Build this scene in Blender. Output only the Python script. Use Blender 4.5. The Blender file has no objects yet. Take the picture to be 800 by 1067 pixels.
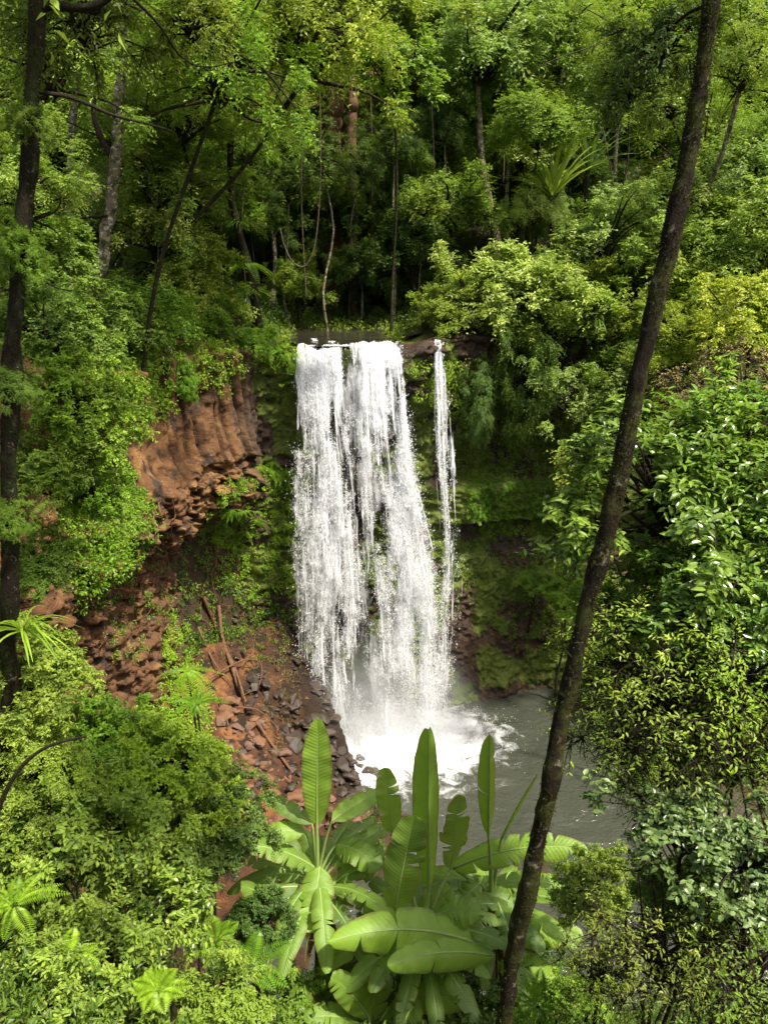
import bpy, bmesh, math, random
import numpy as np
from mathutils import Vector
from mathutils.bvhtree import BVHTree

random.seed(11)
S = bpy.context.scene
COL = S.collection
CAMZ, PITCH, FPX = 19.6, math.radians(19.0), 821.0

# ------------------------------------------------------------------ numeric helpers
def RNG(s): return np.random.default_rng(s)
def unit(a): return a / np.maximum(np.linalg.norm(a, axis=-1, keepdims=True), 1e-9)
def sstep(a, b, x):
    t = np.clip((x - a) / (b - a), 0, 1); return t * t * (3 - 2 * t)
def hash3(ix, iy, iz, s=0):
    h = (ix.astype(np.int64) * 374761393 + iy.astype(np.int64) * 668265263 + iz.astype(np.int64) * 2147483647 + s * 974711) & 0xFFFFFFFF
    h = ((h ^ (h >> 13)) * 1274126177) & 0xFFFFFFFF
    h = ((h ^ (h >> 16)) * 2246822519) & 0xFFFFFFFF
    return ((h ^ (h >> 15)) & 0xFFFFFF) / float(0xFFFFFF)
def vnoise(P, s=0):
    P = np.asarray(P, float); I = np.floor(P); f = P - I; f = f * f * (3 - 2 * f); out = 0
    for dx in (0, 1):
        for dy in (0, 1):
            for dz in (0, 1):
                w = (f[..., 0] if dx else 1 - f[..., 0]) * (f[..., 1] if dy else 1 - f[..., 1]) * (f[..., 2] if dz else 1 - f[..., 2])
                out = out + w * hash3(I[..., 0] + dx, I[..., 1] + dy, I[..., 2] + dz, s)
    return out * 2 - 1
def fbm(P, o=4, s=0):
    a, out = 1.0, 0; P = np.asarray(P, float)
    for k in range(o):
        out = out + a * vnoise(P, s + k * 17); P = P * 2.03 + 5.1; a *= .5
    return out
def voronoi(P, s=0):
    P = np.asarray(P, float); I = np.floor(P)
    d1 = np.full(P.shape[:-1], 9.); d2 = d1.copy(); cid = np.zeros(P.shape[:-1])
    for dx in (-1, 0, 1):
        for dy in (-1, 0, 1):
            for dz in (-1, 0, 1):
                a, b, c = I[..., 0] + dx, I[..., 1] + dy, I[..., 2] + dz
                q = np.stack([a + hash3(a, b, c, s), b + hash3(a, b, c, s + 1), c + hash3(a, b, c, s + 2)], -1)
                d = np.linalg.norm(q - P, axis=-1); h = hash3(a, b, c, s + 3)
                m = d < d1
                d2 = np.where(m, d1, np.minimum(d2, d)); cid = np.where(m, h, cid); d1 = np.where(m, d, d1)
    return cid, d2 - d1
def P(px, py, Y):
    """world point whose picture position is (px,py) on an 800x1067 frame, Y metres in front of the camera"""
    dx, dv = (px - 400) / FPX, (533.5 - py) / FPX
    d = np.array([dx, math.cos(PITCH) + dv * math.sin(PITCH), -math.sin(PITCH) + dv * math.cos(PITCH)])
    return d * (Y / d[1]) + np.array([0, 0, CAMZ])
def ray(px, py):
    d = P(px, py, 10) - np.array([0, 0, CAMZ]); return Vector((0, 0, CAMZ)), Vector(d).normalized()

# ------------------------------------------------------------------ mesh helpers
class Geo:
    def __init__(s): s.V, s.F, s.T, s.n = [], [], [], 0
    def add(s, V, F, tint=.5):
        V = np.asarray(V, float).reshape(-1, 3)
        s.V.append(V); s.F.append(np.asarray(F, int) + s.n)
        s.T.append(np.broadcast_to(np.asarray(tint, float), (len(V),))); s.n += len(V); return s
    def mesh(s, name, smooth=False, attrs=None):
        V = np.concatenate(s.V); T = np.concatenate(s.T)
        me = bpy.data.meshes.new(name); me.vertices.add(len(V)); me.vertices.foreach_set('co', V.astype(np.float32).ravel())
        lv = np.concatenate([f.ravel() for f in s.F]); ks = np.concatenate([np.full(len(f), f.shape[1]) for f in s.F])
        me.loops.add(len(lv)); me.loops.foreach_set('vertex_index', lv.astype(np.int32))
        st = np.concatenate([[0], np.cumsum(ks)[:-1]])
        me.polygons.add(len(ks)); me.polygons.foreach_set('loop_start', st.astype(np.int32))
        me.polygons.foreach_set('use_smooth', np.full(len(ks), smooth))
        for nm, val in {'tint': T, **(attrs or {})}.items():
            a = me.attributes.new(nm, 'FLOAT', 'POINT'); a.data.foreach_set('value', np.asarray(val, np.float32))
        me.update(calc_edges=True); return me
def obj(name, me, m, parent=None, loc=None, rz=0, sc=None):
    o = bpy.data.objects.new(name, me); COL.objects.link(o)
    if m is not None:
        if len(me.materials) == 0: me.materials.append(m)
        elif me.materials[0] != m:
            o.material_slots[0].link = 'OBJECT'; o.material_slots[0].material = m
    if parent: o.parent = parent
    if loc is not None: o.location = tuple(float(v) for v in loc)
    o.rotation_euler[2] = rz
    if sc is not None: o.scale = (sc, sc, sc) if np.isscalar(sc) else sc
    return o
def tag(o, label=None, cat=None, group=None, kind=None):
    if label: o['label'] = label
    if cat: o['category'] = cat
    if group: o['group'] = group
    if kind: o['kind'] = kind
    return o
def thing(name, loc, label, cat, group=None, rz=0):
    o = bpy.data.objects.new(name, None); COL.objects.link(o); o.empty_display_size = .2
    o.location = tuple(float(v) for v in loc); o.rotation_euler[2] = rz
    return tag(o, label, cat, group)
def spline(pts, n):
    pts = np.asarray(pts, float); p = np.vstack([2 * pts[0] - pts[1], pts, 2 * pts[-1] - pts[-2]])
    u = np.linspace(0, len(pts) - 1 - 1e-6, n); i = u.astype(int); t = (u - i)[:, None]
    a, b, c, d = p[i], p[i + 1], p[i + 2], p[i + 3]
    return .5 * (2 * b + (c - a) * t + (2 * a - 5 * b + 4 * c - d) * t ** 2 + (3 * b - a - 3 * c + d) * t ** 3)
def tube(g, pts, r, k=8, tint=.5, rough=0, seed=0):
    pts = np.asarray(pts, float); n = len(pts); r = np.broadcast_to(np.asarray(r, float), (n,))
    T = unit(np.gradient(pts, axis=0)); ref = np.where(np.abs(T[:, 2:3]) > .9, [[1., 0, 0]], [[0, 0, 1.]])
    ref = np.broadcast_to(np.array([.31, .52, .8]) if np.abs(T @ unit(np.array([.31, .52, .8]))).max() < .97 else np.array([.9, -.4, .1]), T.shape)
    A = unit(np.cross(T, ref)); B = np.cross(T, A); th = np.arange(k) * 2 * np.pi / k
    ring = A[:, None] * np.cos(th)[None, :, None] + B[:, None] * np.sin(th)[None, :, None]
    rr = np.broadcast_to(r[:, None], (n, k)).copy()
    if rough:
        rr *= 1 + rough * fbm((pts[:, None] + ring * r[:, None, None]) / np.maximum(r.max(), .02) * .6 + seed, 3)
    V = pts[:, None] + ring * rr[..., None]
    i = np.arange(n - 1)[:, None] * k; j = np.arange(k)[None]; jn = (j + 1) % k
    F = np.stack([i + j, i + jn, i + k + jn, i + k + j], -1).reshape(-1, 4)
    g.add(V, F, tint); m = len(pts) * k
    g.add(pts[-1:] + T[-1:] * r[-1], np.zeros((0, 3), int), tint)
    g.F.append(np.stack([np.arange(k) + g.n - 1 - k, (np.arange(k) + 1) % k + g.n - 1 - k, np.full(k, g.n - 1)], -1))
def leaves(g, Pt, D, N, L, W, tint, tpl):
    D = unit(D); Sd = unit(np.cross(D, N)); N = np.cross(Sd, D)
    U, F = tpl; U = np.asarray(U, float); n = len(Pt)
    L = np.broadcast_to(L, (n,))[:, None, None]; W = np.broadcast_to(W, (n,))[:, None, None]
    V = Pt[:, None] + D[:, None] * U[None, :, 0:1] * L + Sd[:, None] * U[None, :, 1:2] * W + N[:, None] * U[None, :, 2:3] * L
    F = np.asarray(F, int); Fa = (np.arange(n)[:, None, None] * len(U) + F[None]).reshape(-1, F.shape[1])
    g.add(V.reshape(-1, 3), Fa, np.repeat(np.broadcast_to(tint, (n,)), len(U)))
LEAF2 = ([(0, 0, 0), (.42, .5, .10), (1, 0, -.06), (.42, -.5, .10)], [(0, 1, 2), (0, 2, 3)])
LEAF6 = ([(0, 0, 0), (.28, .42, .07), (.68, .36, .02), (1, 0, -.16), (.68, -.36, .02), (.28, -.42, .07), (.3, 0, 0), (.68, 0, -.04)],
         [(0, 6, 1, 1), (6, 7, 2, 1), (7, 3, 3, 2), (0, 5, 5, 6), (6, 5, 4, 7), (7, 4, 4, 3)])
LEAF6 = (LEAF6[0], [(0, 6, 1), (6, 2, 1), (6, 7, 2), (7, 3, 2), (0, 5, 6), (5, 4, 6), (6, 4, 7), (7, 4, 3)])

# ------------------------------------------------------------------ materials
class M:
    def __init__(s, name):
        s.m = bpy.data.materials.new(name); s.m.use_nodes = True; s.t = s.m.node_tree; s.t.nodes.clear()
        s.out = s.n('ShaderNodeOutputMaterial')
    def n(s, typ, **kw):
        x = s.t.nodes.new(typ)
        for k, v in kw.items(): setattr(x, k, v)
        return x
    def set(s, sock, v):
        if isinstance(v, bpy.types.NodeSocket): s.t.links.new(v, sock)
        elif isinstance(v, (tuple, list)) and len(v) == 3 and sock.type == 'RGBA': sock.default_value = (*v, 1)
        else: sock.default_value = v
    def pos(s, sc=None):
        p = s.n('ShaderNodeNewGeometry').outputs['Position']
        if sc is None: return p
        v = s.n('ShaderNodeVectorMath', operation='MULTIPLY'); s.set(v.inputs[0], p); v.inputs[1].default_value = sc; return v.outputs[0]
    def loc(s, sc):
        p = s.n('ShaderNodeTexCoord').outputs['Object']
        v = s.n('ShaderNodeVectorMath', operation='MULTIPLY'); s.set(v.inputs[0], p); v.inputs[1].default_value = sc; return v.outputs[0]
    def noise(s, vec, scale, det=4, rough=.55, dist=0):
        x = s.n('ShaderNodeTexNoise'); s.set(x.inputs['Vector'], vec); x.inputs['Scale'].default_value = scale
        x.inputs['Detail'].default_value = det; x.inputs['Roughness'].default_value = rough; x.inputs['Distortion'].default_value = dist
        return x.outputs[0]
    def vor(s, vec, scale, feature='F1', out=0):
        x = s.n('ShaderNodeTexVoronoi', feature=feature); s.set(x.inputs['Vector'], vec); x.inputs['Scale'].default_value = scale; return x.outputs[out]
    def attr(s, nm): return s.n('ShaderNodeAttribute', attribute_name=nm).outputs['Fac']
    def ramp(s, f, a, b, lo=0., hi=1.):
        x = s.n('ShaderNodeMapRange', interpolation_type='SMOOTHSTEP'); s.set(x.inputs[0], f)
        x.inputs[1].default_value = a; x.inputs[2].default_value = b; x.inputs[3].default_value = lo; x.inputs[4].default_value = hi; return x.outputs[0]
    def mix(s, f, a, b, mode='MIX'):
        x = s.n('ShaderNodeMix', data_type='RGBA', blend_type=mode); s.set(x.inputs[0], f); s.set(x.inputs[6], a); s.set(x.inputs[7], b); return x.outputs[2]
    def math(s, op, a, b=0.):
        x = s.n('ShaderNodeMath', operation=op); s.set(x.inputs[0], a); s.set(x.inputs[1], b); return x.outputs[0]
    def bump(s, h, st, dist=.02):
        x = s.n('ShaderNodeBump'); s.set(x.inputs['Height'], h); x.inputs['Strength'].default_value = st; x.inputs['Distance'].default_value = dist; return x.outputs[0]
    def bsdf(s, col, rough=.6, spec=.3, normal=None, **kw):
        x = s.n('ShaderNodeBsdfPrincipled'); s.set(x.inputs['Base Color'], col); s.set(x.inputs['Roughness'], rough); s.set(x.inputs['Specular IOR Level'], spec)
        if normal is not None: s.set(x.inputs['Normal'], normal)
        for k, v in kw.items(): s.set(x.inputs[k.replace('_', ' ')], v)
        return x.outputs[0]
    def done(s, sh): s.t.links.new(sh, s.out.inputs[0]); return s.m
    def mixs(s, f, a, b):
        x = s.n('ShaderNodeMixShader'); s.set(x.inputs[0], f); s.t.links.new(a, x.inputs[1]); s.t.links.new(b, x.inputs[2]); return x.outputs[0]

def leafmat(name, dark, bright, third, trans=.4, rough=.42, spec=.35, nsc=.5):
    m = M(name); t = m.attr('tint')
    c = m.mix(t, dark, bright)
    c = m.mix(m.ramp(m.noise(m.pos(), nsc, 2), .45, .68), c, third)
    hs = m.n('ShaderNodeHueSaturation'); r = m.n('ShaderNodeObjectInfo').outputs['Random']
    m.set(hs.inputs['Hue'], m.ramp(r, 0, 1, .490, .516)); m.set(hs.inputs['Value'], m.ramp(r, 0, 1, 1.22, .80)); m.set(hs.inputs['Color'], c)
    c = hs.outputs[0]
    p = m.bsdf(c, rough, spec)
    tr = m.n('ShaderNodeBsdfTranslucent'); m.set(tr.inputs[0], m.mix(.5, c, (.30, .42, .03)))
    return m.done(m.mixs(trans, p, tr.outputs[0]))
ML = {
 'mid':    leafmat('leaf_mid_green', (.045, .095, .012), (.430, .575, .080), (.225, .350, .038), trans=.45),
 'yellow': leafmat('leaf_yellow_green', (.110, .165, .014), (.620, .690, .095), (.370, .480, .045), trans=.48),
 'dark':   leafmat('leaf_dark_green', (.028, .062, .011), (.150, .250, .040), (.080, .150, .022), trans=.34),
 'pale':   leafmat('leaf_pale_green', (.110, .190, .035), (.580, .700, .180), (.360, .500, .085), trans=.42),
 'olive':  leafmat('leaf_olive', (.085, .115, .018), (.400, .470, .085), (.240, .300, .045), trans=.42),
 'vivid':  leafmat('leaf_vivid_green', (.055, .130, .010), (.460, .670, .062), (.245, .420, .028), trans=.45),
 'glossy': leafmat('leaf_glossy_green', (.028, .072, .010), (.310, .460, .060), (.140, .245, .026), trans=.40, rough=.28, spec=.5),
 'grey':   leafmat('leaf_grey_green', (.038, .085, .020), (.165, .245, .072), (.090, .155, .042), trans=.2, rough=.38, spec=.45),
 'fern':   leafmat('fern_green', (.085, .195, .014), (.390, .610, .045), (.225, .420, .026), trans=.45),
 'dry':    leafmat('dry_grass', (.170, .110, .040), (.560, .430, .200), (.380, .280, .120), trans=.2, rough=.8, spec=.1),
 'moss':   leafmat('trunk_moss', (.014, .018, .005), (.075, .080, .018), (.035, .034, .010), trans=.1, rough=.9, spec=.05, nsc=3.),
}
def barkmat(name, a, b, moss, lichen, mossamt=.5, lich=.62):
    m = M(name); p = m.pos()
    c = m.mix(m.noise(m.pos((1, 1, .35)), 9, 5), a, b)
    c = m.mix(m.ramp(m.noise(p, 5, 4), 1 - mossamt - .08, 1 - mossamt + .1), c, moss)
    c = m.mix(m.ramp(m.noise(p, 8, 6, .7, .6), lich, lich + .10), c, lichen)
    h = m.noise(m.pos((1, 1, .5)), 24, 8, .7)
    return m.done(m.bsdf(c, .85, .15, m.bump(h, 1.0, .05)))
MB = {
 'dark': barkmat('bark_dark_mossy', (.010, .008, .005), (.040, .030, .018), (.032, .042, .010), (.20, .19, .13), .46, .585),
 'lean': barkmat('bark_leaning', (.008, .006, .004), (.034, .024, .013), (.045, .048, .012), (.21, .19, .125), .50, .57),
 'pale': barkmat('bark_pale_lichen', (.10, .075, .045), (.32, .26, .17), (.05, .065, .020), (.58, .55, .44), .46, .53),
 'red':  barkmat('bark_reddish', (.09, .045, .025), (.21, .12, .07), (.07, .06, .03), (.28, .2, .15), .3, .68),
 'twig': barkmat('bark_twig', (.018, .014, .009), (.05, .04, .025), (.03, .035, .012), (.12, .11, .08), .35, .72),
 'root': barkmat('dead_wood', (.10, .05, .025), (.24, .14, .08), (.13, .08, .04), (.32, .24, .17), .35, .68),
 'liana': barkmat('liana_bark', (.06, .05, .03), (.15, .125, .08), (.10, .11, .04), (.32, .3, .22), .3, .66),
}

# ------------------------------------------------------------------ terrain
CUR = spline([(-15, 2), (-11, 10), (-8.8, 17), (-7.7, 22), (-6.7, 26), (-4.9, 28.6), (-3.35, 30), (-1, 30.3), (1, 30.2), (2.2, 31),
              (3.6, 32.2), (6, 32.9), (9, 33.2), (13, 33.6), (18, 34.6), (26, 36), (40, 36)], 700)
SL = np.concatenate([[0], np.cumsum(np.linalg.norm(np.diff(CUR, axis=0), axis=1))])
_t = unit(np.gradient(CUR, axis=0)); CURN = np.stack([_t[:, 1], -_t[:, 0]], -1)      # towards the pool
def s_at(x, y): return SL[np.argmin((CUR[:, 0] - x) ** 2 + (CUR[:, 1] - y) ** 2)]
S_C, S_E, S_F, S_H, S_K = s_at(-8.8, 17), s_at(-4.9, 28.6), s_at(-3.35, 30), s_at(2.2, 31), s_at(13, 33.6)
def curdist(x, y):
    """signed distance to the cliff line, + on the outside (upper ground), and the arc position"""
    x, y = np.asarray(x, float), np.asarray(y, float); sh = x.shape; x, y = x.ravel(), y.ravel()
    d = np.empty(len(x)); si = np.empty(len(x))
    for a in range(0, len(x), 4000):
        dx = x[a:a + 4000, None] - CUR[None, ::2, 0]; dy = y[a:a + 4000, None] - CUR[None, ::2, 1]
        q = dx * dx + dy * dy; i = q.argmin(1); k = np.arange(len(i))
        sg = -(dx[k, i] * CURN[::2][i, 0] + dy[k, i] * CURN[::2][i, 1])
        d[a:a + 4000] = np.sqrt(q[k, i]) * np.sign(sg); si[a:a + 4000] = SL[::2][i]
    return d.reshape(sh), si.reshape(sh)
def sp(v, k=.6): return np.logaddexp(0, v / k) * k
def lower(x, y, d, s):
    p3 = np.stack([x, y, 0 * x], -1)
    z = 18.1 - 1.24 * sp(y - .5) + np.minimum(.85 * sp(-x - 2.2), 6) + np.minimum(.25 * sp(x - 5), 3) * sstep(22, 10, y)
    z = np.maximum(z, -1.2) if False else -1.2 + sp(z + 1.2, .8)
    wl = sstep(S_C - 2, S_C + 3, s) * sstep(S_F + 2.5, S_F - 1, s)
    scree = wl * (4.6 - .72 * np.maximum(-d, 0) ** 1.02) + (1 - wl) * -9
    rb = sstep(S_H + 4, S_H + 9, s) * (2.3 - .75 * -d) + (1 - sstep(S_H + 4, S_H + 9, s)) * -9
    z = np.maximum(z, np.maximum(scree, rb))
    z = np.maximum(z, 1.6 - .5 * np.sqrt(((x + 3.2) / 1.1) ** 2 + ((y - 22.5) / 1.3) ** 2) + .25 * fbm(p3 * .9, 3, 51))
    z = np.maximum(z, 8.5 * sstep(10.5, 18, x) * sstep(23, 31, y) - .3)
    ru = wl * (d > -9) * (d < 2)
    return z + .28 * fbm(p3 * .45, 4) + .10 * fbm(p3 * 2.2, 3) + ru * (.30 * fbm(p3 * 1.1, 4, 40) + .16 * np.abs(fbm(p3 * 3.1, 3, 44)))
def upper(x, y, d, s):
    p3 = np.stack([x, y, 0 * x], -1)
    ch = np.abs(x - (-1.4 - .12 * (y - 30))); chan = sstep(4.2, 2.2, ch) * sstep(26, 29, y) * sstep(47, 41, y)
    z = 16 + .9 * sstep(2.5, 6, ch) + .48 * sp(d - 13, 3) + .42 * sp(-x - 10, 1.5) * sstep(2, 18, y) + .35 * fbm(p3 * .3, 4)
    return z * (1 - chan) + (15.62 + .05 * fbm(p3 * 1.3, 3) + .03 * np.maximum(y - 34, 0)) * chan
def ground_z(x, y):
    x, y = np.broadcast_arrays(np.asarray(x, float), np.asarray(y, float)); d, s = curdist(x, y)
    k = sstep(.9, 2.6, d); return lower(x, y, d, s) * (1 - k) + upper(x, y, d, s) * k
def gz(x, y): return float(ground_z(np.array([x]), np.array([y]))[0])

gx = np.concatenate([np.linspace(-160, -20, 40, endpoint=False), np.linspace(-20, 26, 420, endpoint=False), np.linspace(26, 160, 40)])
gy = np.concatenate([np.linspace(-40, -4, 14, endpoint=False), np.linspace(-4, 46, 440, endpoint=False), np.linspace(46, 220, 50)])
XX, YY = np.meshgrid(gx, gy); ZZ = ground_z(XX, YY)
nX, nY = len(gx), len(gy); idx = np.arange(nX * nY).reshape(nY, nX)
GF = np.stack([idx[:-1, :-1], idx[:-1, 1:], idx[1:, 1:], idx[1:, :-1]], -1).reshape(-1, 4)
GV = np.stack([XX, YY, ZZ], -1).reshape(-1, 3)
gd, gs = curdist(XX.ravel(), YY.ravel())
red = (sstep(S_C - 6, S_C, gs) * sstep(S_F + 3, S_F, gs) * sstep(-9, -5, gd)) * (gd < 1)
bed = sstep(4.4, 2.6, np.abs(GV[:, 0] - (-1.4 - .12 * (GV[:, 1] - 30)))) * (gd > .5) * (GV[:, 1] > 27)

wetg = sstep(7.0, 3.6, np.hypot(GV[:, 0] - .6, GV[:, 1] - 28.5)) * .95 + .6 * sstep(1.0, .2, GV[:, 2])
m = M('ground_soil'); p = m.pos()
c = m.mix(m.noise(p, 1.3, 5), (.035, .024, .013), (.085, .055, .030))
c = m.mix(m.ramp(m.noise(p, 2.1, 4), .52, .62), c, (.030, .050, .012))
c2 = m.mix(m.noise(p, 2.6, 7, .7), (.030, .013, .008), (.17, .078, .038))
c2 = m.mix(m.ramp(m.noise(p, .8, 4, .6), .48, .62), c2, (.26, .115, .045))
c2 = m.mix(m.ramp(m.noise(p, 1.3, 4, .6), .52, .60), c2, (.035, .022, .015))
c2 = m.mix(m.attr('wet'), c2, (.022, .015, .011))
c = m.mix(m.attr('red'), c, c2)
c = m.mix(m.attr('bed'), c, m.mix(m.noise(p, 5, 5), (.018, .015, .012), (.07, .06, .05)))
MAT_GROUND = m.done(m.bsdf(c, m.math('SUBTRACT', .9, m.math('MULTIPLY', m.attr('bed'), .55)), .25, m.bump(m.noise(p, 9, 8, .7), 1.0, .12)))
g = Geo().add(GV, GF)
tag(obj('ground', g.mesh('ground', True, {'red': red, 'bed': bed, 'wet': wetg}), MAT_GROUND), kind='structure')

# ------------------------------------------------------------------ cliff
NS, NZ = 1100, 330
ss = np.concatenate([np.linspace(0, S_C, 80, endpoint=False), np.linspace(S_C, S_H + 14, NS - 140, endpoint=False), np.linspace(S_H + 14, SL[-1], 60)])
cx, cy = np.interp(ss, SL, CUR[:, 0]), np.interp(ss, SL, CUR[:, 1]); nx_, ny_ = np.interp(ss, SL, CURN[:, 0]), np.interp(ss, SL, CURN[:, 1])
zz = np.linspace(-1.2, 15.9, NZ - 30)
wl = sstep(S_E + 1.2, S_E - .4, ss)[:, None]; wr = sstep(S_H - .5, S_H + 2, ss)[:, None]; wm = np.clip(1 - wl - wr, 0, 1)
def prof(pts): a = np.array(pts); return np.interp(zz, a[:, 0], a[:, 1])[None]
oL = prof([(-1, 1.0), (2, .2), (5, -1.5), (8, -2.1), (9.4, -1.2), (10.2, .15), (11.0, .55), (12.2, .35), (13, .1), (15.2, 0), (16, .1)])
oM = prof([(-1, 1.0), (1.5, .5), (4, -.4), (9, -1.0), (12, -.9), (14.6, -.4), (15.4, .05), (16, .1)])
oR = prof([(-1, 1.7), (1.0, 1.2), (4, .6), (6.5, -.1), (7.7, -.45), (8.0, -.3), (8.15, .65), (9.6, .75), (9.85, .5), (10.0, -.7), (11.5, -.8), (13, -.2), (16, .2)])
oL = np.where(oL < 0, oL * (.2 + .8 * sstep(S_E - 5, S_E - 1.5, ss)[:, None]), oL)
off = wl * oL + wm * oM + wr * oR
Sg, Zg = np.meshgrid(ss, zz, indexing='ij')
wob = fbm(np.stack([Sg * .5, Zg * .5, 0 * Sg], -1), 3, 5)
# columns near the top left, broken blocks in the strata
c1, e1 = voronoi(np.stack([Sg * 1.15 + .15 * wob, Zg * .17 + .1 * wob, 0 * Sg + .5], -1), 3)
c2_, e2 = voronoi(np.stack([Sg * 1.3 + .2 * wob, Zg * 3.4 + .25 * Sg + .4 * wob, 0 * Sg + .5], -1), 9)
c3, e3 = voronoi(np.stack([Sg * 3.1, Zg * 5.0 + .8 * wob, 0 * Sg + .5], -1), 14)
zc = sstep(11.9, 12.6, Zg + .5 * wob); zst = sstep(8.2, 9.4, Zg + .4 * wob) * (1 - zc)
blk = zc * ((c1 - .5) * .55 - .22 * sstep(.16, 0, e1)) + zst * ((c2_ - .5) * .75 + (c3 - .5) * .28 - .14 * sstep(.12, 0, e2)) + (1 - zc - zst) * ((c3 - .5) * .22 + (c2_ - .5) * .30 - .06 * sstep(.12, 0, e2))
oth = (c2_ - .5) * .30 + (c3 - .5) * .12 - .08 * sstep(.12, 0, e2)
off = off + wl * blk + (1 - wl) * oth * (1 - .5 * wr) + .28 * wob + (1 - wl) * (.10 * fbm(np.stack([Sg * 5, Zg * 7, 0 * Sg], -1), 3, 31) - .10 * np.abs(fbm(np.stack([Sg * 1.2, Zg * 2.6, 0 * Sg], -1), 3, 33))) + .09 * fbm(np.stack([Sg * 2.5, Zg * 3.2, 0 * Sg], -1), 4, 8)
inr = sstep(3.0, 2.3, np.abs(cx + 1.4))[:, None] * (cy[:, None] > 27); off = off * (1 - .85 * inr * sstep(13.8, 15.2, Zg))
CX = cx[:, None] + nx_[:, None] * off; CY = cy[:, None] + ny_[:, None] * off; CZ = Zg.copy()
inl = sstep(2.9, 2.2, np.abs(cx + 1.4))[:, None] * (cy[:, None] > 27); CZ = np.where(CZ > 15, 15 + (CZ - 15) * (1 - .25 * inl), CZ)   # worn lip
# top: fold back over the plateau
back = np.linspace(.12, 4.2, 30)[None]
bx = cx[:, None] - nx_[:, None] * (back - off[:, -1:] * np.exp(-back)); by = cy[:, None] - ny_[:, None] * (back - off[:, -1:] * np.exp(-back))
bu = upper(bx, by, back + 0 * bx, Sg[:, :30]); bz = 15.9 + (bu - 15.9) * sstep(0, 3, back) - .25 * sstep(3, 4.2, back) + .06 * fbm(np.stack([bx * 2, by * 2, 0 * bx], -1), 3) + .05
inch = sstep(3.0, 2.2, np.abs(bx + 1.4)) * (by > 27); bz = bz * (1 - inch) + inch * (15.68 + .05 * fbm(np.stack([bx * 2, by * 2, 0 * bx], -1), 3))
CV = np.concatenate([np.stack([CX, CY, CZ], -1), np.stack([bx, by, bz], -1)], 1)
n1, n2 = CV.shape[:2]; idx = np.arange(n1 * n2).reshape(n1, n2)
CF = np.stack([idx[:-1, :-1], idx[1:, :-1], idx[1:, 1:], idx[:-1, 1:]], -1).reshape(-1, 4)
crack_shade = np.pad(np.maximum(zst * sstep(.13, .02, e2), zc * .8 * sstep(.10, .01, e1)) * wl + .5 * (1 - wl) * sstep(.10, .01, e2), ((0, 0), (0, 30)))  # crevices darkened in the colour: dirt plus painted-in occlusion
zf = CV[..., 2]; sf = np.broadcast_to(ss[:, None], zf.shape)
pn = fbm(CV * .8, 4, 21)
moss = (1 - np.broadcast_to(wl, zf.shape)) * sstep(-.5, .4, pn + .35 - .05 * np.abs(zf - 7)) * .9
moss = moss * (1 - .6 * np.broadcast_to(wr, zf.shape) * sstep(8.1, 7.9, zf) * sstep(5, 7, zf)); moss = np.maximum(moss, np.broadcast_to(wr, zf.shape) * sstep(7.6, 8.2, zf) * sstep(10.1, 9.7, zf))
moss = np.maximum(moss, sstep(S_E - 2.6, S_E - .6, sf) * sstep(10.6, 9.2, zf) * sstep(3.2, 5, zf) * sstep(-.5, .2, pn))
wet_shade = np.broadcast_to(wm, zf.shape) * .9 + np.broadcast_to(wr, zf.shape) * .75
wet_shade = np.maximum(wet_shade, sstep(S_E - 1.5, S_E + .3, sf) * .8)
wet_shade = np.maximum(wet_shade, .75 * sstep(9.6, 8.4, zf) * sstep(2.5, 5, zf) * (.25 + .75 * sstep(S_E - 4.5, S_E - 2, sf))); wet_shade = np.maximum(wet_shade, .95 * np.broadcast_to(wr, zf.shape) * (sstep(8.1, 7.9, zf) * sstep(4.5, 6.8, zf) + sstep(9.9, 10.1, zf) * sstep(13, 11.8, zf)))  # undercut and ledge recesses: shade painted into the colour, not damp
wetb = sstep(3.0, 2.2, np.abs(CV[..., 0] + 1.4)) * (zf > 15.5)
m = M('cliff_rock'); p = m.pos()
c = m.mix(m.noise(m.pos((1, 1, 1.8)), 1.6, 6, .6), (.040, .018, .009), (.26, .125, .050))
c = m.mix(m.ramp(m.noise(p, .55, 4, .6), .50, .64), c, (.29, .150, .055))
c = m.mix(m.ramp(m.noise(m.pos((3, 3, .4)), 1.1, 4), .54, .68), c, (.055, .040, .030))
c = m.mix(m.ramp(m.noise(m.pos((1, 1, 2.5)), 2.4, 5, .7), .60, .70), c, (.22, .15, .09))
cd = m.mix(m.noise(p, 2.5, 6), (.012, .009, .007), (.075, .052, .036))
c = m.mix(m.math('MULTIPLY', m.attr('crack_shade'), .85), c, (.022, .012, .007))
c = m.mix(m.attr('wet'), c, cd)  # this mask holds damp rock and the painted recess shade
cm = m.mix(m.noise(p, 9, 7, .75), (.018, .030, .006), (.200, .260, .035))
c = m.mix(m.ramp(m.math('ADD', m.attr('moss'), m.math('MULTIPLY', m.math('SUBTRACT', m.noise(p, 5, 5, .7), .5), 1.1)), .45, .62), c, cm)
h = m.math('ADD', m.noise(m.pos((1, 1, 1.6)), 7, 7, .68), m.math('MULTIPLY', m.noise(p, 40, 4), .25))
MAT_CLIFF = m.done(m.bsdf(c, m.math('SUBTRACT', .85, m.math('MULTIPLY', m.attr('wet'), .35)), .3, m.bump(h, .9, .10)))
g = Geo().add(CV.reshape(-1, 3), CF)
tag(obj('cliff', g.mesh('cliff', False, {'moss': moss.ravel(), 'wet': np.maximum(wet_shade, wetb).ravel(), 'crack_shade': crack_shade.ravel()}), MAT_CLIFF), kind='structure')
_me = bpy.data.objects['cliff'].data; _me.polygons.foreach_set('use_smooth', np.full(len(_me.polygons), True))

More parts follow.
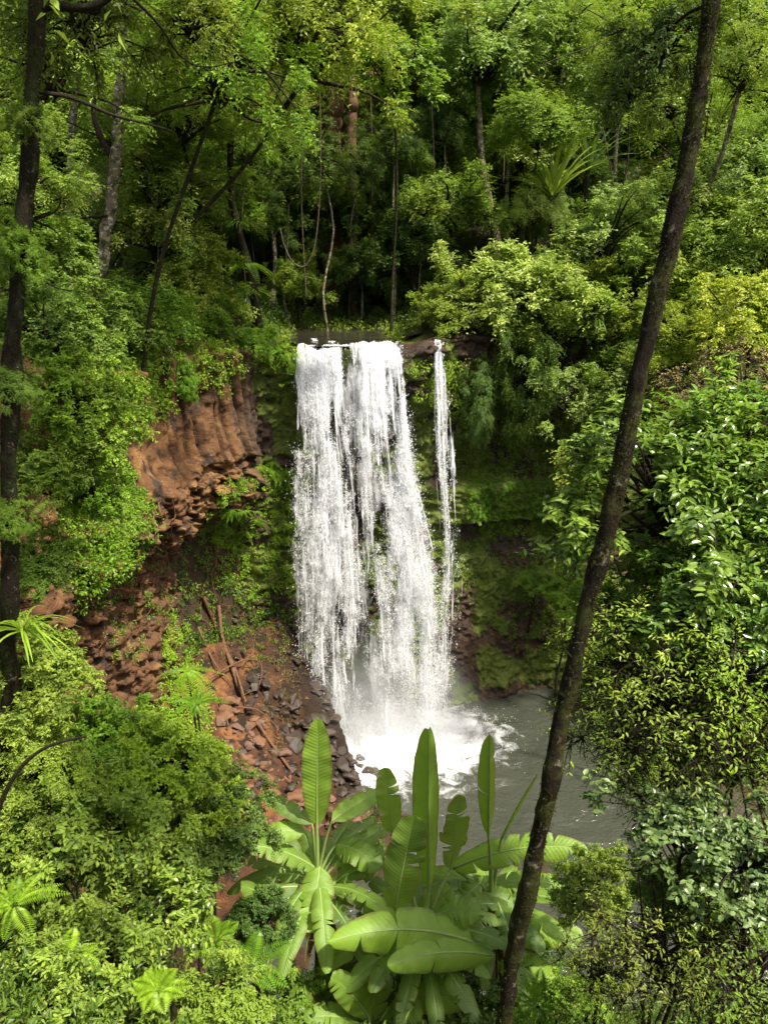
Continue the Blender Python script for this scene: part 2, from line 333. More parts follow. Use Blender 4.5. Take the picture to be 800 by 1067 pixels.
BV = BVHTree.FromPolygons([tuple(v) for v in np.concatenate([GV, CV.reshape(-1, 3)])], [tuple(f) for f in np.concatenate([GF, CF + len(GV)]).tolist()])
def hit(px, py):
    o, d = ray(px, py); h = BV.ray_cast(o, d); return (np.array(h[0]), np.array(h[1])) if h[0] is not None else (None, None)

# ------------------------------------------------------------------ water
FALLC = (0.6, 28.0)
m = M('pool_water'); p = m.pos()
fo = m.attr('foam')
fn = m.noise(p, 1.7, 6, .68, .6)
f = m.ramp(m.math('ADD', fo, m.math('MULTIPLY', m.math('SUBTRACT', fn, .5), 1.5)), .30, .95)
c = m.mix(m.noise(p, .35, 3), (.034, .040, .030), (.065, .068, .050))
c = m.mix(m.attr('shallow'), c, (.060, .048, .032))
hgt = m.math('ADD', m.noise(m.pos((1, 1.6, 1)), 2.6, 4, .6, .4), m.math('MULTIPLY', fn, .6))
wb = m.bsdf(c, .10, .5, m.bump(hgt, .6, .14))
fb = m.bsdf((.88, .90, .92), .7, .2, m.bump(m.noise(p, 6, 5, .7), .6, .08))
MAT_WATER = m.done(m.mixs(f, wb, fb))
wx, wy = np.meshgrid(np.linspace(-8, 30, 260), np.linspace(9, 37, 220))
dist = np.hypot((wx + .1) / 1.35, (wy - 27.4))
foam = np.clip(1.22 - dist / 3.9, 0, 1.1) + .30 * np.clip(1 - np.hypot((wx - 3.4) / 1.6, wy - 28.6) / 3.4, 0, 1)
shal = sstep(10, 15, wx + .3 * fbm(np.stack([wx, wy, 0 * wx], -1) * .4))
wz = .035 * fbm(np.stack([wx * 1.1, wy * 1.5, 0 * wx], -1), 3) * (1 + 4 * np.clip(foam, 0, 1)) + .05
i2 = np.arange(wx.size).reshape(wx.shape)
WF = np.stack([i2[:-1, :-1], i2[:-1, 1:], i2[1:, 1:], i2[1:, :-1]], -1).reshape(-1, 4)
tag(obj('pool_water', Geo().add(np.stack([wx, wy, wz], -1), WF).mesh('pool_water', True, {'foam': np.clip(foam, 0, 1.2).ravel(), 'shallow': shal.ravel()}), MAT_WATER), kind='structure')
m = M('stream_water'); p = m.pos()
MAT_STREAM = m.done(m.bsdf((.030, .026, .020), .12, .5, m.bump(m.noise(m.pos((1.6, .6, 1)), 2.2, 4), .4, .08)))
ys = np.linspace(30.3, 46, 60); us = np.linspace(-1, 1, 18); uu, yv = np.meshgrid(us, ys)
sx = -1.4 - .12 * (yv - 30) + uu * (1.95 + .3 * np.sin(yv * .6)); sz = 15.80 + .03 * np.maximum(yv - 34, 0) + .012 * fbm(np.stack([sx * 2, yv * 2, 0 * sx], -1), 2)
i2 = np.arange(sx.size).reshape(sx.shape)
tag(obj('stream_water', Geo().add(np.stack([sx, yv, sz], -1), np.stack([i2[:-1, :-1], i2[:-1, 1:], i2[1:, 1:], i2[1:, :-1]], -1).reshape(-1, 4)).mesh('stream_water', True), MAT_STREAM), kind='structure')
# ------------------------------------------------------------------ foliage kits
def rdir(r, n): return unit(r.normal(size=(n, 3)))
def crown(name, seed, ncl, clr, ntw, nlf, L, W, env=(1, 1, .8), zmin=-.35, inner=.35, lobe=.45, tpl=LEAF2, droop=.25, up=.35, spread=.9, twigs=False, limb=.035, k=5):
    """foliage clumps on the ends of limbs, unit crown radius; returns (leaf mesh, limb mesh)"""
    r = RNG(seed); d = rdir(r, ncl * 6); d = d[d[:, 2] > zmin][:ncl]; ncl = len(d)
    q = 1 + lobe * vnoise(d * 1.6 + seed * 3.7, 5) * 1.3
    C = d * np.array(env) * (q * (inner + (1 - inner) * r.random(ncl) ** .45))[:, None]
    hi = r.normal(0, .14, ncl)
    T = ncl * ntw; ci = np.repeat(np.arange(ncl), ntw)
    td = unit(.8 * d[ci] + np.array([0, 0, up]) + spread * rdir(r, T))
    cs = clr * (.7 + .6 * r.random(ncl))[ci]
    st = C[ci] + rdir(r, T) * (cs * .45)[:, None]; tl = cs * (.6 + .6 * r.random(T))
    n = T * nlf; ti = np.repeat(np.arange(T), nlf)
    u = np.tile(np.linspace(.22, 1, nlf), T) + r.normal(0, .05, n)
    pos = st[ti] + td[ti] * (tl[ti] * u)[:, None] - np.array([0, 0, 1]) * (droop * tl[ti] * u * u)[:, None]
    sd = unit(np.cross(td[ti], rdir(r, n) * .5 + np.array([0, 0, 1.])) * np.where(np.arange(n) % 2, 1, -1)[:, None])
    ld = unit(.55 * td[ti] + .9 * sd + .35 * rdir(r, n) - np.array([0, 0, droop]))
    nr = unit(np.array([0, 0, .9]) + .5 * d[ci][ti] + .55 * rdir(r, n))
    tint = np.clip(.45 + .18 * r.normal(size=n) + hi[ci][ti] + .25 * (u - .6), 0, 1)
    g = Geo(); leaves(g, pos, ld, nr, L * (.65 + .6 * r.random(n)), W * (.7 + .5 * r.random(n)), tint, tpl)
    b = Geo(); root = np.array([0, 0, -.75 * env[2]])
    sel = r.permutation(ncl)[:min(ncl, 46)]
    for i in sel:
        e = C[i]; rt = root * (1 - r.random() ** 1.3 * .9); mid = rt * .5 + e * .5 + np.array([0, 0, .12]) + .10 * r.normal(size=3)
        tube(b, spline([rt, mid, e], 7), np.linspace(limb, limb * .18, 7) * (.6 + .5 * r.random()), k, .5)
    tube(b, spline([root, root * .5 + .04 * r.normal(size=3), np.array([.03, .02, .1])], 8), np.linspace(limb * 1.1, limb * .4, 8), k + 1, .5)
    if twigs:
        sub = r.permutation(T)[:min(T, twigs)]
        for i in sub:
            a = C[ci[i]]; e = st[i] + td[i] * tl[i] - np.array([0, 0, droop * tl[i]])
            tube(b, np.stack([a, (a + e) / 2 + .03 * r.normal(size=3) * clr, e]), np.array([.012, .008, .003]) * limb / .035, 3, .5)
    return g.mesh(name), b.mesh('branches', True)
CR = {
 'big':   crown('crown', 1, 190, .20, 26, 8, .052, .026, (1, 1, .85), -.6, lobe=.7),
 'big2':  crown('crown', 2, 150, .23, 30, 8, .056, .030, (1, .95, .95), -.7, lobe=.8, inner=.25),
 'loose': crown('crown', 3, 95, .24, 26, 8, .060, .026, (1, 1, 1.0), -.8, lobe=.9, inner=.2, droop=.4),
 'feath': crown('crown', 4, 150, .22, 30, 11, .045, .013, (1, 1, .8), -.6, lobe=.7, droop=.45),
 'layer': crown('crown', 5, 130, .22, 28, 8, .060, .030, (1.1, 1.1, .55), -.5, lobe=.8, inner=.3, up=.1),
 'shrub': crown('crown', 6, 150, .19, 26, 8, .056, .028, (1, .95, .95), -.4, lobe=.9, inner=.3),
 'shrub2': crown('crown', 7, 120, .22, 26, 8, .070, .034, (1, .9, .9), -.45, lobe=.95, inner=.25, droop=.4),
 'vine':  crown('foliage', 8, 260, .15, 26, 8, .036, .022, (1, .85, 1.0), -.8, lobe=.75, inner=.5, tpl=LEAF2, up=.1),
 'fine':  crown('foliage', 9, 230, .16, 30, 9, .030, .014, (1, .9, .85), -.5, lobe=.6, inner=.45, tpl=LEAF2, twigs=300),
 'hang':  crown('foliage', 10, 200, .16, 22, 9, .045, .020, (.75, .6, 1.25), -1, lobe=.8, inner=.4, droop=.9, up=-.2),
 'broad': crown('foliage', 11, 60, .27, 12, 8, .105, .050, (1, .9, .8), -.6, lobe=.6, inner=.3, tpl=LEAF6, twigs=400, limb=.028),
 'broad2': crown('foliage', 12, 40, .28, 8, 5, .135, .092, (1, .9, .7), -.5, lobe=.6, inner=.3, tpl=LEAF6, twigs=250, limb=.028, up=.15),
 'twiggy': crown('foliage', 13, 70, .36, 8, 6, .066, .026, (1, .9, .75), -.8, lobe=.6, inner=.2, tpl=LEAF6, twigs=720, limb=.030, droop=.5),
 'bush':  crown('foliage', 18, 200, .17, 18, 8, .060, .036, (1, .9, .85), -.6, lobe=.6, inner=.45, tpl=LEAF6, twigs=250, limb=.028),
 'spray': crown('foliage', 14, 34, .30, 12, 9, .085, .036, (1, .9, .5), -.8, lobe=.7, inner=.2, tpl=LEAF6, twigs=300, limb=.022, droop=.5),
}
def placed_ground(x, y): return gz(x, y)
def plant(c, R, kit, mat, label, cat='tree', name='rainforest_tree', bark='dark', tr=None, group=None, sc=(1, 1, 1), rz=None, base=None, lean=0., crown_name='crown', seed=None, cliff=None):
    """tree or shrub: Empty at the foot, trunk grown from the ground into the crown centre"""
    r = RNG(seed if seed is not None else int(abs(c[0] * 731 + c[1] * 337 + c[2] * 91)) + 5)
    c = np.array(c, float)
    bxy = np.array(base if base is not None else (c[0] + lean + r.normal(0, .06) * R, c[1] + abs(r.normal(0, .1)) * R))
    if cliff is not None:
        i = np.argmin(((CUR - c[:2]) ** 2).sum(1)); bxy = CUR[i] - CURN[i] * 2.7
    z0 = gz(*bxy) - .06; b = np.array([bxy[0], bxy[1], z0])
    root = thing(name, b, label, cat, group)
    tr = tr if tr is not None else .035 * R + .03
    top = c + np.array([0, 0, -.55 * R * sc[2]])
    if cliff is not None and top[2] < z0 + .15: top = c + np.array([0, 0, .2 * R])
    h = max(top[2] - z0, .3); g = Geo(); n = max(6, min(26, int(h / .5)))
    mids = [b + (top - b) * t + r.normal(size=3) * np.array([1, 1, 0]) * min(.035 * h, .35) for t in (.3, .65)]
    if cliff is not None: mids = [m_ + np.array([0, 0, .35]) for m_ in mids]
    pts = spline([b, *mids, top, c + np.array([0, 0, -.1 * R])], n); pts[:, :] -= b
    tube(g, pts, np.linspace(tr, tr * .55, n) * (1 + .5 * np.exp(-np.linspace(0, 9, n))), 9, .5, .12, r.integers(99))
    obj('trunk', g.mesh('trunk', True), MB[bark], root)
    rz = r.random() * 6.28 if rz is None else rz
    s = (R * sc[0], R * sc[1], R * sc[2]); L = c - b
    obj('branches', CR[kit][1], MB[bark if bark != 'pale' else 'dark'], root, L, rz, s)
    obj(crown_name, CR[kit][0], ML[mat], root, L, rz, s)
    return root

# ferns and strap-leaved tufts --------------------------------------------------
def fern_mesh(seed, nfr=11, Lr=1.0, npin=20, wid=.26, arch=.9, up=.9):
    r = RNG(seed); g = Geo()
    for f in range(nfr):
        a = f * 2 * np.pi / nfr + r.normal(0, .25); L = Lr * (.75 + .4 * r.random()); e = up * (.7 + .5 * r.random())
        t = np.linspace(0, 1, npin + 4); rad = L * (t * math.cos(e) + .35 * t * t * arch); z = L * (t * math.sin(e) - arch * .62 * t ** 2.2)
        pts = np.stack([np.cos(a) * rad, np.sin(a) * rad, z], -1)
        tube(g, pts, np.linspace(.008, .002, len(pts)), 3, .3)
        T = unit(np.gradient(pts, axis=0))[3:-1]; Q = pts[3:-1]; n = len(Q); u = np.linspace(0, 1, n)
        side = unit(np.cross(T, [0, 0, 1.])); N = np.cross(side, T)
        pl = wid * L * np.clip(np.sin(np.pi * (.12 + .86 * u)) ** .8, .05, 1)
        for sg in (-1, 1):
            leaves(g, Q, unit(side * sg + .35 * T - .12 * N), N + .1 * rdir(r, n), pl, np.full(n, L / n * .95), np.clip(.5 + .15 * r.normal(size=n) + .1 * r.normal(), 0, 1), LEAF2)
    return g.mesh('fronds')
def strap_mesh(seed, n=26, L=1.0, W=.06, e0=.5, e1=1.4, arch=.8, seg=7):
    r = RNG(seed); g = Geo()
    for f in range(n):
        a = r.random() * 6.283; l = L * (.6 + .5 * r.random()); e = e0 + (e1 - e0) * r.random(); t = np.linspace(0, 1, seg)
        rad = l * t * math.cos(e) + .25 * l * arch * t ** 2; z = l * t * math.sin(e) - arch * .6 * l * t ** 2.4
        c = np.stack([np.cos(a) * rad, np.sin(a) * rad, z], -1); s = np.array([-np.sin(a), np.cos(a), 0.])
        w = W * np.clip(np.minimum(.45 + 2 * t, 2.2 * (1.02 - t) ** .7), .02, 1) * .5
        tt = unit(np.gradient(c, axis=0)); nn = np.cross(np.broadcast_to(s, tt.shape), tt)
        V = np.concatenate([c - s * w[:, None] + nn * w[:, None] * .35, c, c + s * w[:, None] + nn * w[:, None] * .35]); i = np.arange(seg - 1)
        F = np.concatenate([np.stack([i, i + 1, i + seg + 1, i + seg], -1), np.stack([i + seg, i + seg + 1, i + 2 * seg + 1, i + 2 * seg], -1)])
        g.add(V, F, np.clip(.5 + .22 * r.normal(), 0, 1))
    return g.mesh('leaves', True)
FERN = [fern_mesh(31), fern_mesh(32, 9, 1.0, 24, .22, 1.1, .7), fern_mesh(33, 13, 1.0, 18, .3, .8, 1.0)]
DROOPF = fern_mesh(34, 12, 1.0, 24, .2, 1.9, .45)
STRAP = [strap_mesh(41), strap_mesh(42, 34, 1, .045, .3, 1.3, 1.3), strap_mesh(43, 30, 1.0, .046, .5, 1.5, .5)]
def tuft(pos, R, me, mat, label, name='fern', cat='fern', group=None, rz=None, sc=(1, 1, 1)):
    root = tag(obj(name, me, ML[mat], None, pos, random.random() * 6.28 if rz is None else rz, (R * sc[0], R * sc[1], R * sc[2])), label, cat, group)
    return root

# loose leaf cover: sprays set on given surface points ---------------------------
def cover(name, pts, nrm, mat, seed, size=.35, nlf=26, L=.11, W=.05, tpl=LEAF2, droop=.3, spreadn=.5, jit=.5):
    r = RNG(seed); n = len(pts); k = np.repeat(np.arange(n), nlf); N = len(k)
    sz = size * (.5 + .9 * r.random(n))
    h = r.random(N)
    pos = pts[k] + nrm[k] * (sz[k] * h * .8)[:, None] + rdir(r, N) * (sz[k] * jit)[:, None]
    ld = unit(rdir(r, N) + .4 * nrm[k] - np.array([0, 0, droop])); nr = unit(nrm[k] * spreadn + np.array([0, 0, .7]) + .6 * rdir(r, N))
    t = np.clip(.42 + .16 * r.normal(size=N) + (.13 * r.normal(size=n))[k] + .2 * (h - .5), 0, 1)
    g = Geo(); leaves(g, pos, ld, nr, L * (.6 + .7 * r.random(N)), W * (.6 + .7 * r.random(N)), t, tpl)
    return tag(obj(name, g.mesh(name), ML[mat]), kind='stuff')
def ground_pts(seed, n, x0, x1, y0, y1, cond):
    r = RNG(seed); x = r.uniform(x0, x1, n); y = r.uniform(y0, y1, n); d, s = curdist(x, y); m = cond(x, y, d, s)
    x, y = x[m], y[m]; z = ground_z(x, y); e = .15
    zx = (ground_z(x + e, y) - ground_z(x - e, y)) / (2 * e); zy = (ground_z(x, y + e) - ground_z(x, y - e)) / (2 * e)
    return np.stack([x, y, z], -1), unit(np.stack([-zx, -zy, 1 + 0 * zx], -1))
def screen_pts(seed, poly, n, fn=None):
    """random points of the bare rock or ground inside a picture region (poly of px,py)"""
    r = RNG(seed); poly = np.array(poly, float); lo, hi = poly.min(0), poly.max(0); A, B = [], []
    for _ in range(n * 4):
        q = lo + (hi - lo) * r.random(2); ins = False; j = len(poly) - 1
        for i in range(len(poly)):
            if (poly[i, 1] > q[1]) != (poly[j, 1] > q[1]) and q[0] < (poly[j, 0] - poly[i, 0]) * (q[1] - poly[i, 1]) / (poly[j, 1] - poly[i, 1]) + poly[i, 0]: ins = not ins
            j = i
        if not ins: continue
        p, nn = hit(*q)
        if p is not None: A.append(p); B.append(nn if nn[2] > -.3 else -nn)
        if len(A) >= n: break
    return np.array(A), np.array(B)
MIST = True
# ------------------------------------------------------------------ waterfall
m = M('white_water'); tr = m.n('ShaderNodeBsdfTranslucent'); m.set(tr.inputs[0], (.92, .94, .97))
MAT_WHITE = m.done(m.mixs(.45, m.bsdf((.96, .97, .98), .45, .3), tr.outputs[0]))
m = M('thin_water'); tr = m.n('ShaderNodeBsdfTransparent'); t2 = m.n('ShaderNodeBsdfTranslucent'); m.set(t2.inputs[0], (.90, .93, .97))
f = m.ramp(m.noise(m.pos((7, 3, 1.4)), 1.0, 5, .7), .36, .56, .08, .92)
MAT_VEIL = m.done(m.mixs(f, tr.outputs[0], m.mixs(.4, m.bsdf((.95, .96, .98), .3, .4), t2.outputs[0])))
m = M('soft_veil_water'); tr = m.n('ShaderNodeBsdfTransparent'); t2 = m.n('ShaderNodeBsdfTranslucent'); m.set(t2.inputs[0], (.95, .97, 1))
f = m.ramp(m.noise(m.pos((3.2, 2, .9)), 1.0, 6, .7), .42, .70, .0, .42)
MAT_SOFT = m.done(m.mixs(f, tr.outputs[0], m.mixs(.5, m.bsdf((.95, .96, .98), .6, .2), t2.outputs[0])))
def fall_geo(comps, seed, nrib, ncl, ytop, ybul, zbot=.1, wrib=.07, flL=.10, spray=.10, per=26, brk=1.):
    r = RNG(seed); tot = sum(c[4] for c in comps)
    def pick(n):
        x0 = np.empty(n); dr = np.empty(n); c = r.choice(len(comps), n, p=[q[4] / tot for q in comps])
        for i, (a, b, dm, ds, _) in enumerate(comps):
            k = c == i; x0[k] = r.uniform(a, b, k.sum()); dr[k] = dm + ds * np.clip(r.normal(size=k.sum()), -2, 2)
        return x0, dr
    def path(x0, dr, v, jy):
        lip = .16 * vnoise(np.stack([x0 * 1.9, 0 * x0, 0 * x0], -1), 8) + .05 * vnoise(np.stack([x0 * 7, 0 * x0, 0 * x0], -1), 9)
        a = np.clip(-v / .05, 0, 1); vp = np.maximum(v, 0)          # negative v: still on the stream bed above the lip
        z = 15.86 + lip - (15.76 - zbot) * vp - .03 * a
        x = x0 + dr * vp + .30 * vnoise(np.stack([x0 * 1.6, vp * 4, 0 * vp], -1), 3) * (vp + .06)
        y = ytop - ybul * np.sqrt(vp + .0008) + .5 * a + .24 * vnoise(np.stack([x0 * 1.6, 0 * x0, 0 * x0], -1), 12) + jy * (.15 + vp)
        return np.stack([x, y, z], -1)
    def dens(q): return fbm(np.stack([q[:, 0] * 2.2, q[:, 2] * .55 + 1.6 * vnoise(np.stack([q[:, 0] * 2, 0 * q[:, 0], 0 * q[:, 0]], -1), 4), q[:, 1] * .8], -1), 3, 6)
    G = Geo(); K = 10
    x0, dr = pick(nrib); v0 = np.where(r.random(nrib) < .2, -.006, r.random(nrib) ** 1.9 * .9 - .01); ln = .05 + .16 * r.random(nrib)
    vv = v0[:, None] + ln[:, None] * np.linspace(0, 1, K)[None]
    ok = vv.max(1) < 1.02; x0, dr, vv = x0[ok], dr[ok], vv[ok]; n = len(x0)
    p = path(np.repeat(x0[:, None], K, 1), np.repeat(dr[:, None], K, 1), vv, np.repeat(r.normal(0, .22, n)[:, None], K, 1))
    kk = r.random(n) < np.clip(.5 + 2.2 * brk * dens(p[:, K // 2]), .04, 1); p = p[kk]; n = len(p)
    w = wrib * (.35 + r.random(n) ** 2 * 1.9)[:, None] * np.sin(np.pi * np.linspace(.06, .94, K))[None] ** .7 * (1 + .6 * vnoise(p * np.array([9, 9, 3.]), 2)) * .5
    ya = r.normal(0, .6, n); sd = np.stack([np.cos(ya), np.sin(ya), 0 * ya], -1)[:, None]
    V = np.stack([p - sd * w[..., None], p + sd * w[..., None]], 2).reshape(-1, 3)
    b = (np.arange(n) * K * 2)[:, None] + np.arange(K - 1)[None] * 2
    G.add(V, np.stack([b, b + 1, b + 3, b + 2], -1).reshape(-1, 4))
    # droplets thrown off in falling arrow-shaped clumps
    H = Geo(); x0, dr = pick(ncl * 3); v = np.where(r.random(ncl * 3) < .025, r.random(ncl * 3) ** 2 * .06 + .004, r.random(ncl * 3)); q = path(x0, dr, v, r.normal(0, .28, ncl * 3) * (1 + v))
    dn = dens(q)
    k = r.random(ncl * 3) < np.clip(.42 + 1.9 * brk * dn, .015, 1) * (1 - .62 * np.clip((-.9 - x0) / 1.6, 0, 1) * sstep(.35, .85, v)); q, v = q[k][:ncl], v[k][:ncl]; n = len(q)
    ci = np.repeat(np.arange(n), per); N = len(ci); t = r.random(N)
    big = (.5 + 1.0 * r.random(n) ** 2)[ci] * (.55 + .75 * v[ci])
    sx = spray * (.25 + 1.0 * t) * big; tz = (t ** 1.3) * .55 * big * np.clip(v[ci] * 7 + .04, 0, 1)
    pos = q[ci] + np.stack([r.normal(0, 1, N) * sx, r.normal(0, 1, N) * sx, tz + r.normal(0, .03, N)], -1)
    D = unit(np.stack([r.normal(0, .45, N), r.normal(0, .45, N), -1 - .5 * r.random(N)], -1))
    L = flL * (.22 + 1.0 * r.random(N) ** 2.6); nr = unit(.8 * rdir(r, N) + np.array([.3, -.8, .9]))
    leaves(H, pos, D, nr, L, L * (.30 + .45 * r.random(N)), .5, LEAF2)
    return G, H
wf = thing('waterfall', (-1.0, 30.0, 0), 'broad white curtain of falling water, the main waterfall pouring off the rock lip', 'waterfall')
G, H = fall_geo([(-2.85, -1.65, .70, .40, .26), (-3.25, -2.3, .10, .32, .16), (-.55, .42, 1.45, .28, .27), (-1.1, -.3, .95, .5, .05), (.2, .58, 1.9, .30, .08), (-3.1, .45, .8, .75, .06)], 3, 2400, 7200, 30.25, 2.2, spray=.16, per=50, flL=.064, brk=.85)
VW = fall_geo([(-3.15, .45, .9, .6, 1)], 14, 640, 2, 30.15, 2.2, wrib=.42)[0]; obj('veil', VW.mesh('veil'), MAT_SOFT, wf, (1.0, -30.0, 0))
o1 = obj('water_strands', G.mesh('water_strands'), MAT_VEIL, wf, (1.0, -30.0, 0)); o2 = obj('droplets', H.mesh('droplets'), MAT_WHITE, wf, (1.0, -30.0, 0))
r_ = RNG(15); n = 9000; fx = r_.uniform(-3.4, .7, n); fy = 30.25 + 3.2 * r_.random(n) ** 1.5; k = fbm(np.stack([fx * 2.5, fy * 1.2, 0 * fx], -1), 3, 3) > .12 + .25 * (fy - 30.25)
fx, fy = fx[k], fy[k]; n = len(fx); H = Geo()
leaves(H, np.stack([fx, fy, 15.835 + .02 * r_.random(n)], -1), unit(np.stack([.3 * r_.normal(size=n), -1 + 0 * fx, .1 * r_.normal(size=n)], -1)), unit(np.array([0, -.5, 1]) + .4 * rdir(r_, n)), .05 + .12 * r_.random(n), .03 + .03 * r_.random(n), .5, LEAF2)
obj('stream_foam', H.mesh('stream_foam'), MAT_WHITE, wf, (1.0, -30.0, 0))
# foam boil at the foot
r_ = RNG(5); fx, fy = np.meshgrid(np.linspace(-4.6, 6.6, 190), np.linspace(24.2, 31, 130))
dd = np.hypot((fx - .2) / 1.6, (fy - 28.1)); hgt = np.clip(1 - dd / 2.2, 0, 1) ** 1.2
p3 = np.stack([fx, fy, 0 * fx], -1); fz = hgt * (.35 + .55 * fbm(p3 * 1.6, 5, 3)) - .05 * (hgt < .02) + .06
idx = np.arange(fx.size).reshape(fx.shape); FF = np.stack([idx[:-1, :-1], idx[:-1, 1:], idx[1:, 1:], idx[1:, :-1]], -1).reshape(-1, 4)
FF = FF[hgt.ravel()[FF].min(1) > .04]
obj('foam', Geo().add(p3 * [1, 1, 0] + np.stack([0 * fx, 0 * fx, fz], -1), FF).mesh('foam', True), MAT_WHITE, wf, (1.0, -30.0, 0))
H = Geo(); n = 70000; a = r_.random(n) * 6.283; q = np.abs(r_.normal(0, .95, n))
pp = np.stack([.2 + np.cos(a) * q * 2.0, 28.0 + np.sin(a) * q * 1.15, .05 + np.abs(r_.normal(0, .9, n)) * np.exp(-q * .45)], -1); pp[:, 1] = np.minimum(pp[:, 1], 30)
L = .045 * (.3 + r_.random(n) ** 2); leaves(H, pp, rdir(r_, n), rdir(r_, n), L, L * .6, .5, LEAF2)
obj('splash', H.mesh('splash'), MAT_WHITE, wf, (1.0, -30.0, 0))
# drifting mist
m = M('mist'); vol = m.n('ShaderNodeVolumePrincipled'); vol.inputs['Color'].default_value = (.95, .97, 1, 1)
tc = m.n('ShaderNodeTexCoord').outputs['Object']; ln = m.n('ShaderNodeVectorMath', operation='LENGTH'); m.set(ln.inputs[0], tc)
den = m.math('MULTIPLY', m.ramp(ln.outputs['Value'], .15, 1.0, 1, 0), m.math('MULTIPLY', m.ramp(m.noise(m.pos(), .8, 3), .3, .7, .35, 1.), .40))
m.set(vol.inputs['Density'], den); m.t.links.new(vol.outputs[0], m.out.inputs[1]); MAT_MIST = m.m
bm = bmesh.new(); bmesh.ops.create_icosphere(bm, subdivisions=3, radius=1); me = bpy.data.meshes.new('mist'); bm.to_mesh(me); bm.free()
if MIST: obj('mist', me, MAT_MIST, wf, (1.1, -2.3, 1.0), 0, (4.8, 2.6, 4.2))
w2 = thing('waterfall', (2.2, 31.0, 0), 'thin white side ribbon of water falling right of the main waterfall', 'waterfall')
G, H = fall_geo([(1.95, 2.2, .72, .08, .8), (1.85, 2.5, .8, .22, .2)], 4, 340, 520, 31.0, 1.1, .1, .05, .075, .09, 24, brk=.08)
obj('water_strands', G.mesh('water_strands'), MAT_VEIL, w2, (-2.2, -31.0, 0)); obj('droplets', H.mesh('droplets'), MAT_WHITE, w2, (-2.2, -31.0, 0))

# ------------------------------------------------------------------ scree stones
def stone_mesh(seed, k=14, sq=(1, .8, .65)):
    r = RNG(seed); bm = bmesh.new()
    for p in rdir(r, k) * np.array(sq) * (.8 + .3 * r.random((k, 1))): bm.verts.new(p)
    res = bmesh.ops.convex_hull(bm, input=bm.verts)
    bmesh.ops.delete(bm, geom=[v for v in bm.verts if not v.link_faces], context='VERTS')
    bmesh.ops.bevel(bm, geom=bm.edges[:], offset=.06, segments=1, affect='EDGES')
    me = bpy.data.meshes.new('stone'); bm.to_mesh(me); bm.free(); return me
def rockmat(name, a, b, c3, rough=.8):
    m = M(name); p = m.pos(); rn = m.n('ShaderNodeObjectInfo').outputs['Random']
    c = m.mix(m.noise(p, 4, 5, .65), a, b); c = m.mix(m.ramp(rn, .3, .9, 0, .75), c, c3); c = m.mix(m.ramp(m.noise(p, 2.1, 4), .56, .64, 0, .6), c, (.05, .06, .02))
    return m.done(m.bsdf(c, rough, .3, m.bump(m.noise(p, 18, 5, .65), .7, .04)))
MAT_STONE = rockmat('scree_stone', (.07, .032, .018), (.28, .14, .075), (.14, .09, .07))
MAT_WETSTONE = rockmat('wet_stone', (.022, .015, .012), (.085, .055, .04), (.05, .04, .035), .35)
ST = [stone_mesh(60 + i, 11 + i % 5, (1, .7 + .06 * i, .5 + .05 * i)) for i in range(6)]
r_ = RNG(77)
A, B = screen_pts(5, [(232, 725), (258, 735), (300, 785), (345, 830), (385, 850), (330, 885), (280, 885), (245, 875), (228, 800)], 290)
for i, (a, b) in enumerate(zip(A, B)):
    R = .06 + .36 * r_.random() ** 2.6
    o = obj('stone', ST[i % 6], (MAT_STONE if r_.random() < .75 else MAT_WETSTONE), None, a + np.array([0, 0, R * r_.uniform(-.1, .3)]), r_.random() * 6.28, R); o.rotation_euler[0] = r_.normal(0, .3)
    tag(o, 'broken reddish brown stone in the scree beside the pool', 'stone', 'broken stones of the scree')
A, B = screen_pts(6, [(262, 700), (318, 735), (345, 775), (432, 830), (430, 862), (380, 848), (310, 790), (262, 720)], 130)
for i, (a, b) in enumerate(zip(A, B)):
    R = .12 + .42 * r_.random() ** 2
    o = obj('wet_rock', ST[(i + 2) % 6], MAT_WETSTONE, None, a + np.array([0, 0, R * .2]), r_.random() * 6.28, R); o.rotation_euler[0] = r_.normal(0, .3)
    tag(o, 'dark wet rock at the edge of the foaming plunge pool', 'rock', 'dark wet rocks at the foot of the waterfall')
A, B = screen_pts(9, [(312, 680), (330, 690), (380, 805), (432, 840), (405, 850), (350, 800)], 90)
for i, (a, b) in enumerate(zip(A, B)):
    R = .10 + .40 * r_.random() ** 2
    o = obj('wet_rock', ST[i % 6], MAT_WETSTONE, None, a + np.array([0, 0, R * .15]), r_.random() * 6.28, R); o.rotation_euler[0] = r_.normal(0, .3)
    tag(o, 'dark wet rock at the edge of the foaming plunge pool', 'rock', 'dark wet rocks at the foot of the waterfall')
A, B = screen_pts(8, [(240, 640), (305, 640), (320, 700), (305, 770), (262, 740), (240, 700)], 90)
for i, (a, b) in enumerate(zip(A, B)):
    R = .06 + .22 * r_.random() ** 2.5
    o = obj('wet_rock', ST[(i + 4) % 6], MAT_WETSTONE, None, a + np.array([0, 0, R * .2]), r_.random() * 6.28, R); o.rotation_euler[0] = r_.normal(0, .3)
    tag(o, 'dark wet rock on the earth slope left of the plunge pool', 'rock', 'dark wet rocks on the earth slope')
# ledge rocks by the lip
for (px, py, R, lab) in [(405, 345, .75, 'rounded dark boulder on the bank right of the waterfall lip'), (345, 343, .35, 'low flat stone in the stream above the waterfall'),
                         (285, 350, .55, 'flat grey brown ledge stone left of the waterfall lip'), (432, 352, .5, 'small dark boulder between waterfall lip and side fall')]:
    h = hit(px, py)[0]
    o = obj('boulder', ST[2], MAT_WETSTONE, None, h + np.array([0, 0, R * .25]), R * 9, (R * 1.5, R, R * .7)); tag(o, lab, 'boulder')

